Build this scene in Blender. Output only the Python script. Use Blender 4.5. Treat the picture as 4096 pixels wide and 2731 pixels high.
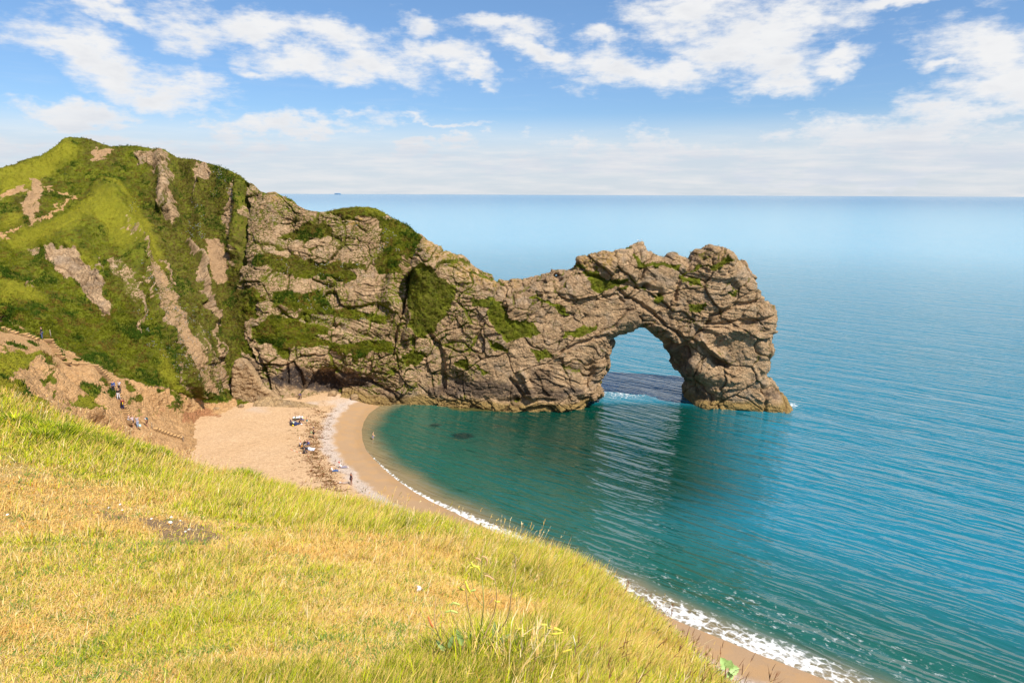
import bpy, math, random
import numpy as np
from mathutils import Matrix, Vector
random.seed(7); rng = np.random.default_rng(7)
for _o in list(bpy.data.objects): bpy.data.objects.remove(_o)
SC = bpy.context.scene
COL = SC.collection

# ------------------------------------------------------------------ camera
CAM = np.array([0.0, 0.0, 40.0])
FPX = 4096 * 24.0 / 36.0
PITCH = math.atan((1365.5 - 778.0) / FPX); ROLL = math.radians(0.23)
_r0 = np.array([1.0, 0, 0]); FW = np.array([0, math.cos(PITCH), -math.sin(PITCH)]); _u0 = np.array([0, math.sin(PITCH), math.cos(PITCH)])
RT = _r0 * math.cos(ROLL) + _u0 * math.sin(ROLL); UP = _u0 * math.cos(ROLL) - _r0 * math.sin(ROLL)
cd = bpy.data.cameras.new('camera'); cam = bpy.data.objects.new('camera', cd); COL.objects.link(cam)
cd.sensor_width = 36.0; cd.lens = 24.0; cd.clip_start = 0.05; cd.clip_end = 300000
cam.matrix_world = Matrix(((RT[0], UP[0], -FW[0], CAM[0]), (RT[1], UP[1], -FW[1], CAM[1]), (RT[2], UP[2], -FW[2], CAM[2]), (0, 0, 0, 1)))
SC.camera = cam

def ray(px, py):
    px = np.asarray(px, float)[..., None]; py = np.asarray(py, float)[..., None]
    return FW * FPX + RT * (px - 2048.0) - UP * (py - 1365.5)
def at_y(px, py, Y):
    d = ray(px, py); return CAM + d * (np.asarray(Y, float) / d[..., 1])[..., None]
def at_z(px, py, z):
    d = ray(px, py); return CAM + d * ((np.asarray(z, float) - CAM[2]) / d[..., 2])[..., None]
def project(P):
    v = P - CAM; dep = v @ FW
    return 2048.0 + FPX * (v @ RT) / dep, 1365.5 - FPX * (v @ UP) / dep

# ------------------------------------------------------------------ light
SUN_EL, SUN_AZ = 53.0, 136.0        # azimuth clockwise from +Y (towards +X)
sl = bpy.data.lights.new('sun', 'SUN'); sl.energy = 5.0; sl.angle = math.radians(0.7); sl.color = (1.0, 0.93, 0.82)
so = bpy.data.objects.new('sun', sl); COL.objects.link(so)
_el, _az = math.radians(SUN_EL), math.radians(SUN_AZ)
sdir = Vector((math.sin(_az) * math.cos(_el), math.cos(_az) * math.cos(_el), math.sin(_el)))
so.rotation_euler = sdir.to_track_quat('Z', 'Y').to_euler(); so.location = (60, 20, 120)
SC.view_settings.view_transform = 'Standard'; SC.view_settings.look = 'None'
SC.view_settings.exposure = 0.44; SC.view_settings.gamma = 1.0
SC.cycles.max_bounces = 6; SC.cycles.diffuse_bounces = 2; SC.cycles.glossy_bounces = 3; SC.cycles.transmission_bounces = 4; SC.cycles.transparent_max_bounces = 8
SC.cycles.use_denoising = True
SC.cycles.sample_clamp_indirect = 4.0; SC.cycles.sample_clamp_direct = 1.5
SC.cycles.caustics_reflective = False; SC.cycles.caustics_refractive = False

# ------------------------------------------------------------------ node helpers
class NT:
    def __init__(s, tree): s.t = tree; s.n = tree.nodes; s.l = tree.links
    def node(s, typ, **kw):
        n = s.n.new(typ)
        for k, v in kw.items(): setattr(n, k, v)
        return n
    def put(s, sock, v):
        if hasattr(v, 'is_linked') or isinstance(v, bpy.types.NodeSocket): s.l.new(v, sock)
        else:
            if isinstance(v, (tuple, list)) and sock.type == 'RGBA' and len(v) == 3: v = (*v, 1)
            sock.default_value = v
    def math(s, op, a, b=0.0, c=0.0, clamp=False):
        n = s.node('ShaderNodeMath', operation=op, use_clamp=clamp)
        for i, v in enumerate((a, b, c)): s.put(n.inputs[i], v)
        return n.outputs[0]
    def mix(s, f, a, b, typ='RGBA', blend='MIX'):
        n = s.node('ShaderNodeMix', data_type=typ)
        if typ == 'RGBA': n.blend_type = blend; ia, ib, o = 6, 7, 2
        else: ia, ib, o = 2, 3, 0
        s.put(n.inputs[0], f); s.put(n.inputs[ia], a); s.put(n.inputs[ib], b)
        return n.outputs[o]
    def step(s, v, a, b):      # smoothstep a..b -> 0..1
        n = s.node('ShaderNodeMapRange', interpolation_type='SMOOTHSTEP')
        s.put(n.inputs[0], v); s.put(n.inputs[1], a); s.put(n.inputs[2], b); s.put(n.inputs[3], 0.0); s.put(n.inputs[4], 1.0)
        return n.outputs[0]
    def noise(s, vec, scale, detail=4, rough=0.55, dist=0.0, out=0):
        n = s.node('ShaderNodeTexNoise'); s.put(n.inputs['Vector'], vec)
        n.inputs['Scale'].default_value = scale; n.inputs['Detail'].default_value = detail
        n.inputs['Roughness'].default_value = rough; n.inputs['Distortion'].default_value = dist
        return n.outputs[out]
    def vor(s, vec, scale, feature='F1', out='Distance', rand=1.0):
        n = s.node('ShaderNodeTexVoronoi', feature=feature); s.put(n.inputs['Vector'], vec)
        n.inputs['Scale'].default_value = scale; n.inputs['Randomness'].default_value = rand
        return n.outputs[out]
    def mapping(s, vec, loc=(0, 0, 0), rot=(0, 0, 0), sc=(1, 1, 1), typ='POINT'):
        n = s.node('ShaderNodeMapping', vector_type=typ); s.put(n.inputs[0], vec)
        n.inputs[1].default_value = loc; n.inputs[2].default_value = rot; n.inputs[3].default_value = sc
        return n.outputs[0]
    def attr(s, name, out='Fac'):
        n = s.node('ShaderNodeAttribute', attribute_name=name); return n.outputs[out]
    def ramp(s, fac, stops, interp='LINEAR'):
        n = s.node('ShaderNodeValToRGB'); cr = n.color_ramp; cr.interpolation = interp
        while len(cr.elements) < len(stops): cr.elements.new(0.5)
        for e, (p, c) in zip(cr.elements, stops): e.position = p; e.color = (*c, 1)
        s.put(n.inputs[0], fac); return n.outputs[0]
    def vadd(s, a, b):
        n = s.node('ShaderNodeVectorMath', operation='ADD'); s.put(n.inputs[0], a); s.put(n.inputs[1], b); return n.outputs[0]
    def vscale(s, a, f):
        n = s.node('ShaderNodeVectorMath', operation='SCALE'); s.put(n.inputs[0], a); s.put(n.inputs[3], f); return n.outputs[0]
    def bump(s, h, strength=1.0, dist=0.1, normal=None):
        n = s.node('ShaderNodeBump'); n.inputs['Strength'].default_value = strength; n.inputs['Distance'].default_value = dist
        s.put(n.inputs['Height'], h)
        if normal is not None: s.put(n.inputs['Normal'], normal)
        return n.outputs[0]
def material(name):
    m = bpy.data.materials.new(name); m.use_nodes = True
    nt = NT(m.node_tree); bs = m.node_tree.nodes['Principled BSDF']
    return m, nt, bs
def flat_mat(name, col, rough=0.7, metal=0.0, var=0.0, sc=8.0):
    m, nt, bs = material(name)
    bs.inputs['Roughness'].default_value = rough; bs.inputs['Metallic'].default_value = metal
    if var > 0:
        co = nt.node('ShaderNodeTexCoord').outputs['Object']
        n = nt.noise(co, sc, 3)
        d = tuple(c * (1 - var) for c in col); l = tuple(min(1, c * (1 + var)) for c in col)
        nt.put(bs.inputs['Base Color'], nt.mix(n, d, l))
    else: bs.inputs['Base Color'].default_value = (*col, 1)
    return m

# ------------------------------------------------------------------ world: Nishita sky with procedural clouds placed by direction
W = bpy.data.worlds.new('World'); SC.world = W; W.use_nodes = True
w = NT(W.node_tree); w.n.clear()
sky = w.node('ShaderNodeTexSky'); sky.sky_type = 'NISHITA'; sky.sun_disc = False
sky.sun_elevation = _el; sky.sun_rotation = _az; sky.altitude = 40; sky.air_density = 1.0; sky.dust_density = 0.3; sky.ozone_density = 2.5
gen = w.node('ShaderNodeTexCoord').outputs['Generated']
sx = w.node('ShaderNodeSeparateXYZ'); w.put(sx.inputs[0], gen)
X, Y_, Z = sx.outputs
az = w.math('ARCTAN2', X, Y_); el = w.math('ARCSINE', Z)
cx = w.node('ShaderNodeCombineXYZ'); w.put(cx.inputs[0], az); w.put(cx.inputs[1], el)
AE = cx.outputs[0]
# wobble for ragged edges
zc = w.math('ADD', w.math('MAXIMUM', Z, 0.0), 0.06)
pl = w.node('ShaderNodeCombineXYZ'); w.put(pl.inputs[0], w.math('DIVIDE', X, zc)); w.put(pl.inputs[1], w.math('DIVIDE', Y_, zc))
PLN = pl.outputs[0]
wob = w.noise(w.mapping(AE, sc=(1, 1.7, 1)), 7.0, 5, 0.6, out=1)
wv = w.node('ShaderNodeVectorMath', operation='SUBTRACT'); w.put(wv.inputs[0], wob); wv.inputs[1].default_value = (.5, .5, .5)
AEw = w.vadd(AE, w.vscale(wv.outputs[0], 0.13))
def px_ae(px, py):
    d = ray(px, py); d = d / np.linalg.norm(d); return math.atan2(d[0], d[1]), math.asin(d[2])
BL = [ # x, y, rx, ry in 2352-wide photo, tilt deg (down to the right positive), weight
 (150,105,105,32,5,1),(260,155,130,50,25,1),(370,195,150,42,12,1),(195,258,125,26,0,1.5),(255,8,110,17,12,.9),(215,95,60,18,-8,.8),
 (450,55,110,34,8,1),(600,45,130,30,3,1),(770,80,170,34,12,1),(690,140,130,36,10,1),(860,140,130,42,12,1.05),(800,175,90,26,8,1),(1000,130,110,30,14,1),(1085,165,75,14,12,.9),(620,170,50,14,0,.8),
 (985,45,45,20,20,.8),(1150,50,115,26,3,1),(1205,70,60,18,0,.9),(1240,120,115,24,8,1),(1420,150,190,36,4,1),(1560,150,100,26,3,1),(1370,75,68,20,10,.9),(1170,115,40,16,0,.8),
 (1600,15,170,42,6,1.1),(1730,85,190,46,8,1.1),(1860,60,100,50,0,1),(1780,150,95,44,15,1),(1790,207,66,24,-6,1),(1910,165,100,18,-10,.95),(1660,110,110,30,5,1),
 (2070,10,150,16,-3,1),(2300,110,150,50,12,1.1),(2290,200,120,40,-5,1.05),(2190,140,70,14,-12,.9),(2380,170,100,100,0,1.1),
 (120,335,330,26,-3,1),(620,302,310,22,-3,1),(420,330,420,24,0,1),(980,345,230,16,-2,.9),(1000,300,160,8,4,.7),(1450,365,640,44,-1,1.05),(1150,375,500,30,0,1),(2050,330,420,50,-4,1.05),(2250,270,220,34,-9,1),(1950,390,700,46,0,1.1)]
acc = None
for (bx, by, rx, ry, t, wt) in BL:
    a0, e0 = px_ae(bx * 1.7415, by * 1.7415)
    cosb = 1.0
    k = 1.7415 / FPX
    mp = w.mapping(AEw, loc=(a0, e0, 0), rot=(0, 0, -math.radians(t)), sc=(rx * k * 1.12 * (math.cos(a0)), ry * k * 1.25, 1), typ='TEXTURE')
    ln = w.node('ShaderNodeVectorMath', operation='LENGTH'); w.put(ln.inputs[0], mp)
    v = w.math('MULTIPLY_ADD', ln.outputs['Value'], -wt, wt)
    acc = v if acc is None else w.math('SMOOTH_MAX', acc, v, 0.25)
# clouds elsewhere in the sky (outside the frame): plain noise
absaz = w.math('ABSOLUTE', az)
off = w.step(w.math('MAXIMUM', w.math('SUBTRACT', absaz, 0.62), w.math('SUBTRACT', el, 0.28)), 0.0, 0.12)
gn = w.math('MULTIPLY_ADD', w.noise(PLN, 0.9, 6, 0.55), 4.0, -2.1)
acc = w.mix(off, acc, gn, 'FLOAT')
n1 = w.noise(w.mapping(AE, sc=(1, 1.9, 1)), 16.0, 8, 0.60)
n2 = w.noise(w.mapping(AE, sc=(1, 3.2, 1), loc=(3, 1, 0)), 42.0, 6, 0.65)
dens = w.math('ADD', acc, w.math('MULTIPLY_ADD', n1, 1.9, -0.95))
dens = w.math('ADD', dens, w.math('MULTIPLY_ADD', n2, 1.15, -0.54))
cov = w.step(dens, -0.16, 0.92)
# thin veil and horizon band
streak = w.noise(w.mapping(AE, sc=(1.0, 9.0, 1)), 9.0, 6, 0.6)
veil = w.math('MULTIPLY', w.step(streak, 0.5, 0.85), 0.16)
cov = w.math('MAXIMUM', cov, w.math('MULTIPLY', veil, w.step(el, 0.30, 0.05)))
hz = w.step(el, 0.115, 0.045)
cov = w.math('MAXIMUM', cov, w.math('MULTIPLY', hz, w.math('MULTIPLY_ADD', streak, 0.35, 0.72), clamp=True))
shade = w.noise(w.mapping(AE, sc=(1, 2.4, 1), loc=(7, 2, 0)), 9.0, 5, 0.55)
inner = w.step(dens, 0.35, 1.3)
cg = w.math('MULTIPLY', inner, w.step(shade, 0.42, 0.66))
ccol = w.mix(w.math('MULTIPLY', cg, 0.55), (0.655, 0.66, 0.67), (0.50, 0.52, 0.565))
ccol = w.mix(w.math('MULTIPLY', hz, 0.75), ccol, w.mix(w.step(streak, .35, .7), (0.43, 0.49, 0.57), (0.565, 0.575, 0.60)))
hs = w.node('ShaderNodeHueSaturation'); hs.inputs['Saturation'].default_value = 1.16; hs.inputs['Hue'].default_value = 0.503; hs.inputs['Value'].default_value = 1.0
w.put(hs.inputs['Color'], sky.outputs[0])
SKYS = 0.105
skc = w.mix(1.0, hs.outputs[0], w.mix(w.step(el, .34, .02), (SKYS, SKYS, SKYS), (SKYS * .62, SKYS * .74, SKYS * .92)), blend='MULTIPLY')
fin = w.mix(cov, skc, ccol)
bg = w.node('ShaderNodeBackground'); w.put(bg.inputs[0], fin); bg.inputs[1].default_value = 1.0
wo = w.node('ShaderNodeOutputWorld'); w.l.new(bg.outputs[0], wo.inputs[0])
W.cycles.sampling_method = 'MANUAL'; W.cycles.sample_map_resolution = 1024

# ------------------------------------------------------------------ numpy helpers
def hash3(i, j, k, seed):
    h = (i.astype(np.int64) * 374761393 + j.astype(np.int64) * 668265263 + k.astype(np.int64) * 2147483647 + seed * 1274126177) & 0xFFFFFFFF
    h = ((h ^ (h >> 13)) * 1274126177) & 0xFFFFFFFF
    h = ((h ^ (h >> 16)) * 2246822519) & 0xFFFFFFFF
    h = h ^ (h >> 15)
    return (h & 0xFFFFFF) / float(0xFFFFFF)
def vnoise(P, seed=0):
    I = np.floor(P).astype(np.int64); f = P - I; f = f * f * (3 - 2 * f); r = 0
    for a in (0, 1):
        for b in (0, 1):
            for c in (0, 1):
                wgt = (f[:, 0] if a else 1 - f[:, 0]) * (f[:, 1] if b else 1 - f[:, 1]) * (f[:, 2] if c else 1 - f[:, 2])
                r = r + wgt * hash3(I[:, 0] + a, I[:, 1] + b, I[:, 2] + c, seed)
    return r
def fbm(P, oct=4, seed=0, gain=0.5):
    s = 0; a = 1; t = 0
    for o in range(oct):
        s = s + a * vnoise(P * (2.03 ** o) + 17.3 * o, seed + o); t += a; a *= gain
    return s / t
def worley(P, seed=0):
    I = np.floor(P).astype(np.int64); n = len(P)
    d1 = np.full(n, 9.0); d2 = np.full(n, 9.0); cid = np.zeros(n); dv = np.zeros((n, 3))
    for a in (-1, 0, 1):
        for b in (-1, 0, 1):
            for c in (-1, 0, 1):
                i, j, k = I[:, 0] + a, I[:, 1] + b, I[:, 2] + c
                q = np.stack([i + hash3(i, j, k, seed), j + hash3(i, j, k, seed + 1), k + hash3(i, j, k, seed + 2)], 1) - P
                d = np.sqrt((q ** 2).sum(1)); nw = d < d1
                d2 = np.where(nw, d1, np.minimum(d2, d)); d1 = np.where(nw, d, d1)
                cid = np.where(nw, hash3(i, j, k, seed + 3), cid); dv = np.where(nw[:, None], q, dv)
    return d1, d2, cid, dv
def tps(pts, vals, lam=1e-6):
    n, dim = pts.shape
    def U(r2): return r2 * np.log(np.maximum(r2, 1e-12)) * 0.5
    r2 = ((pts[:, None] - pts[None]) ** 2).sum(-1)
    A = np.zeros((n + 3, n + 3)); A[:n, :n] = U(r2) + lam * np.eye(n); A[:n, n] = 1; A[:n, n + 1:] = pts; A[n, :n] = 1; A[n + 1:, :n] = pts.T
    sol = np.linalg.solve(A, np.concatenate([vals, np.zeros(3)]))
    def f(q):
        sh = q.shape[:-1]; q = q.reshape(-1, 2); out = np.zeros(len(q))
        for s in range(0, len(q), 100000):
            b = q[s:s + 100000]; r = ((b[:, None] - pts[None]) ** 2).sum(-1)
            out[s:s + 100000] = U(r) @ sol[:n] + sol[n] + b @ sol[n + 1:]
        return out.reshape(sh)
    return f
def poly_sd(x, y, poly, closed=True):
    """signed distance, positive inside (closed) / positive on the left-hand normal side (open)"""
    poly = np.asarray(poly, float); n = len(poly); d = np.full(x.shape, 1e18); ins = np.zeros(x.shape, bool); sg = np.zeros(x.shape)
    for i in range(n if closed else n - 1):
        a = poly[i]; b = poly[(i + 1) % n]; e = b - a; L = (e ** 2).sum()
        t = np.clip(((x - a[0]) * e[0] + (y - a[1]) * e[1]) / L, 0, 1)
        dx = x - a[0] - t * e[0]; dy = y - a[1] - t * e[1]; dd = dx * dx + dy * dy
        if closed: ins ^= ((a[1] > y) != (b[1] > y)) & (x < (b[0] - a[0]) * (y - a[1]) / (b[1] - a[1] + 1e-12) + a[0])
        else:
            cr = e[0] * (y - a[1]) - e[1] * (x - a[0]); sg = np.where(dd < d - 1e-12, np.sign(cr), sg)
        d = np.minimum(d, dd)
    d = np.sqrt(d)
    return np.where(ins, d, -d) if closed else d * sg
def sstep(v, a, b):
    t = np.clip((v - a) / (b - a), 0, 1); return t * t * (3 - 2 * t)
def pmask(px, py, poly, soft=12):
    poly = np.asarray(poly, float); out = np.zeros(px.shape)
    m = (px > poly[:, 0].min() - soft) & (px < poly[:, 0].max() + soft) & (py > poly[:, 1].min() - soft) & (py < poly[:, 1].max() + soft)
    if m.any(): out[m] = sstep(poly_sd(px[m], py[m], poly), -soft, soft)
    return out
def lines_mask(px, py, pts, w0, soft=8):
    poly = np.asarray(pts, float); out = np.zeros(px.shape); g = w0 + soft
    m = (px > poly[:, 0].min() - g) & (px < poly[:, 0].max() + g) & (py > poly[:, 1].min() - g) & (py < poly[:, 1].max() + g)
    if m.any(): out[m] = 1 - sstep(np.abs(poly_sd(px[m], py[m], poly, closed=False)), w0 - soft, w0 + soft)
    return out
def make_mesh(name, V, F=None, mat=None, attrs=None, colors=None, smooth=True, parent=None, loops=None, sizes=None, label=None, category=None, kind=None, group=None):
    me = bpy.data.meshes.new(name); V = np.ascontiguousarray(V, np.float32); me.vertices.add(len(V)); me.vertices.foreach_set('co', V.ravel())
    if loops is None:
        F = np.ascontiguousarray(F, np.int32); loops = F.ravel(); sizes = np.full(len(F), F.shape[1], np.int32)
    me.loops.add(len(loops)); me.loops.foreach_set('vertex_index', loops.astype(np.int32))
    st = np.zeros(len(sizes), np.int32); st[1:] = np.cumsum(sizes)[:-1]
    me.polygons.add(len(sizes)); me.polygons.foreach_set('loop_start', st)
    me.update(calc_edges=True); me.validate()
    if smooth: me.polygons.foreach_set('use_smooth', np.ones(len(me.polygons), bool))
    for k, v in (attrs or {}).items():
        a = me.attributes.new(k, 'FLOAT', 'POINT'); a.data.foreach_set('value', np.ascontiguousarray(v, np.float32).ravel())
    for k, v in (colors or {}).items():
        a = me.attributes.new(k, 'FLOAT_COLOR', 'POINT'); c = np.ones((len(V), 4), np.float32); c[:, :3] = v; a.data.foreach_set('color', c.ravel())
    if mat: me.materials.append(mat)
    o = bpy.data.objects.new(name, me); COL.objects.link(o)
    if parent is not None: o.parent = parent
    tag(o, label, category, kind, group)
    return o
def tag(o, label=None, category=None, kind=None, group=None):
    for k, v in (('label', label), ('category', category), ('kind', kind), ('group', group)):
        if v: o[k] = v
def grid_faces(nu, nv):
    i = np.arange(nu - 1)[:, None] * nv + np.arange(nv - 1)[None]
    i = i.ravel(); return np.stack([i, i + nv, i + nv + 1, i + 1], 1)
def grid_normals(G):
    du = np.gradient(G, axis=0); dv = np.gradient(G, axis=1)
    n = np.cross(dv, du); n /= np.maximum(np.linalg.norm(n, axis=2, keepdims=True), 1e-9); return n
# ------------------------------------------------------------------ materials for land
def land_material(name):
    m, nt, bs = material(name)
    co = nt.node('ShaderNodeNewGeometry').outputs['Position']
    veg, crack, tone, earth, dark, ochre, lich, brown = [nt.attr(k) for k in ('veg', 'crack', 'tone', 'earth', 'dark', 'ochre', 'lichen', 'brown')]
    nA = nt.noise(co, 0.35, 6, 0.6); nB = nt.noise(co, 1.6, 6, 0.65); nC = nt.noise(co, 7.0, 4, 0.6)
    dcoord = nt.vadd(co, nt.vscale(nt.noise(co, 0.9, 3, out=1), 0.8))
    e1 = nt.vor(dcoord, 0.85, 'DISTANCE_TO_EDGE'); e2 = nt.vor(nt.mapping(dcoord, sc=(1, 1, 1.7)), 2.3, 'DISTANCE_TO_EDGE')
    c1 = nt.math('MULTIPLY', nt.step(e1, 0.055, 0.0), nt.step(nA, .32, .5)); c2 = nt.math('MULTIPLY', nt.step(e2, 0.07, 0.0), nt.step(nB, .4, .6))
    cc = nt.math('MAXIMUM', nt.math('MULTIPLY', crack, 1.0), nt.math('MULTIPLY', c1, 0.55))
    # rock colour
    vc = nt.node('ShaderNodeSeparateColor'); nt.put(vc.inputs[0], nt.vor(dcoord, 0.85, 'F1', 'Color')); tone = nt.math('ADD', nt.math('MULTIPLY', tone, .6), nt.math('MULTIPLY', vc.outputs[0], .4))
    rock = nt.mix(tone, (0.32, 0.195, 0.098), (0.58, 0.395, 0.225))
    rock = nt.mix(nt.step(nA, 0.48, 0.68), rock, (0.37, 0.27, 0.18))
    rock = nt.mix(nt.math('MULTIPLY', nt.step(nB, 0.35, 0.7), 0.35), rock, (0.20, 0.13, 0.072))
    rock = nt.mix(nt.math('MULTIPLY', nt.step(nC, 0.52, 0.75), 0.35), rock, (0.56, 0.46, 0.35))
    rock = nt.mix(nt.math('MULTIPLY', lich, nt.step(nB, 0.42, 0.62)), rock, (0.42, 0.25, 0.035))
    rock = nt.mix(ochre, rock, nt.mix(nB, (0.24, 0.15, 0.045), (0.42, 0.29, 0.11)))
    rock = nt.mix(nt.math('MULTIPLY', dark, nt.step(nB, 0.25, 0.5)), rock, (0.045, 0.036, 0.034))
    rock = nt.mix(nt.math('MULTIPLY', nt.math('MAXIMUM', nt.math('MULTIPLY', cc, 0.95), nt.math('MULTIPLY', c2, 0.4)), 0.9), rock, (0.10, 0.06, 0.028))
    # earth
    ea = nt.mix(nt.noise(co, 0.5, 6, 0.65), (0.40, 0.205, 0.075), (0.60, 0.38, 0.18))
    ea = nt.mix(nt.step(nC, 0.52, 0.72), ea, (0.62, 0.42, 0.25))
    ea = nt.mix(nt.math('MULTIPLY', nt.step(nB, 0.5, 0.3), 0.5), ea, (0.27, 0.13, 0.045))
    ea = nt.mix(nt.math('MULTIPLY', nt.step(lich, .2, .8), .8), ea, nt.mix(nB, (0.24, 0.085, 0.035), (0.44, 0.21, 0.10)))
    ea = nt.mix(nt.math('MULTIPLY', nt.step(nt.noise(nt.mapping(co, sc=(1, .4, .25)), 1.1, 5, .65), .52, .66), .6), ea, (0.30, 0.165, 0.07))
    ea = nt.mix(nt.math('MULTIPLY', brown, .7), ea, nt.mix(nC, (0.20, 0.125, 0.065), (0.40, 0.28, 0.175)))
    base = nt.mix(nt.step(nt.math('ADD', earth, nt.math('ADD', nt.math('MULTIPLY_ADD', nB, 0.8, -0.4), nt.math('MULTIPLY_ADD', nC, 0.6, -0.3))), 0.40, 0.62), rock, ea)
    # vegetation
    gv = nt.mix(nt.step(nA, 0.33, 0.62), (0.066, 0.078, 0.005), (0.155, 0.175, 0.009))
    gv = nt.mix(nt.math('MULTIPLY', nt.step(nB, 0.45, 0.75), 0.7), gv, (0.115, 0.075, 0.014))
    gv = nt.mix(nt.step(nt.noise(co, 0.6, 5, 0.7), 0.55, 0.68), gv, (0.035, 0.060, 0.006))
    gv = nt.mix(nt.math('MULTIPLY', brown, nt.step(nB, .35, .6)), gv, nt.mix(nC, (0.060, 0.048, 0.012), (0.145, 0.105, 0.028)))
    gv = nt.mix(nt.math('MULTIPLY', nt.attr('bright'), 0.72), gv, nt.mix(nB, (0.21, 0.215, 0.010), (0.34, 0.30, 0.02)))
    gv = nt.mix(nt.math('MULTIPLY', nt.step(nC, 0.4, 0.7), 0.5), gv, nt.mix(nB, (0.04, 0.05, 0.004), (0.20, 0.17, 0.02)))
    vm = nt.math('ADD', nt.math('MULTIPLY', veg, 1.25), nt.math('MULTIPLY_ADD', nB, 0.9, -0.62))
    vm = nt.math('ADD', vm, nt.math('MULTIPLY', nt.math('MULTIPLY', cc, 0.45), nt.step(veg, 0.02, 0.3)))
    vm = nt.math('ADD', vm, nt.math('MULTIPLY_ADD', nA, 0.5, -0.25)); vm = nt.math('ADD', vm, nt.math('MULTIPLY_ADD', nC, 0.45, -0.225))
    vm = nt.step(vm, 0.42, 0.56)
    nt.put(bs.inputs['Base Color'], nt.mix(vm, base, gv))
    nt.put(bs.inputs['Roughness'], nt.mix(vm, 0.85, 0.9, 'FLOAT'))
    bs.inputs['Specular IOR Level'].default_value = 0.2
    h = nt.math('ADD', nt.math('MULTIPLY', nt.noise(co, 3.2, 8, 0.7), 0.6), nt.math('ADD', nt.math('MULTIPLY', nt.step(e1, 0.0, 0.10), 0.25), nt.math('MULTIPLY', nt.step(e2, 0.0, 0.13), 0.22)))
    hv = nt.math('MULTIPLY', nt.noise(nt.mapping(co, sc=(1, 1, 0.6)), 4.5, 6, 0.7), 1.1)
    hh = nt.mix(vm, h, hv, 'FLOAT')
    nt.put(bs.inputs['Normal'], nt.bump(hh, 0.85, 0.42))
    return m
M_LAND = land_material('limestone_and_turf')

# masks in photograph pixels, carried by the surface points that project there
ROCKP = [
 ([(172,1031),(206,1021),(268,1007),(306,1014),(344,1050),(392,1079),(416,1126),(411,1170),(446,1243),(444,1277),(408,1260),(383,1225),(366,1200),(330,1160),(290,1120),(258,1115),(192,1064)], .12),
 ([(531,603),(600,605),(665,608),(680,640),(690,760),(712,865),(690,915),(640,860),(636,700),(600,670),(545,650)], .30),
 ([(789,648),(842,672),(837,696),(808,725),(784,777),(768,800),(785,739),(775,691)], .15),
 ([(928,730),(971,734),(971,926),(937,1007),(909,950),(875,883),(909,811)], .30),
 ([(736,955),(794,1016),(832,1064),(818,1098),(830,1170),(862,1250),(862,1290),(845,1290),(832,1246),(784,1112),(789,1040),(746,997)], .15),
 ([(421,1007),(480,1040),(540,1090),(556,1180),(550,1240),(520,1200),(470,1100),(430,1060)], .42),
 ([(70,1005),(110,1012),(150,1040),(140,1060),(90,1035)], .3),
 ([(955,1200),(975,1000),(985,730),(1150,790),(1230,840),(1530,850),(1600,890),(1700,950),(1900,1000),(1900,1700),(1000,1700),(980,1500),(965,1400)], .38)]
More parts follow.
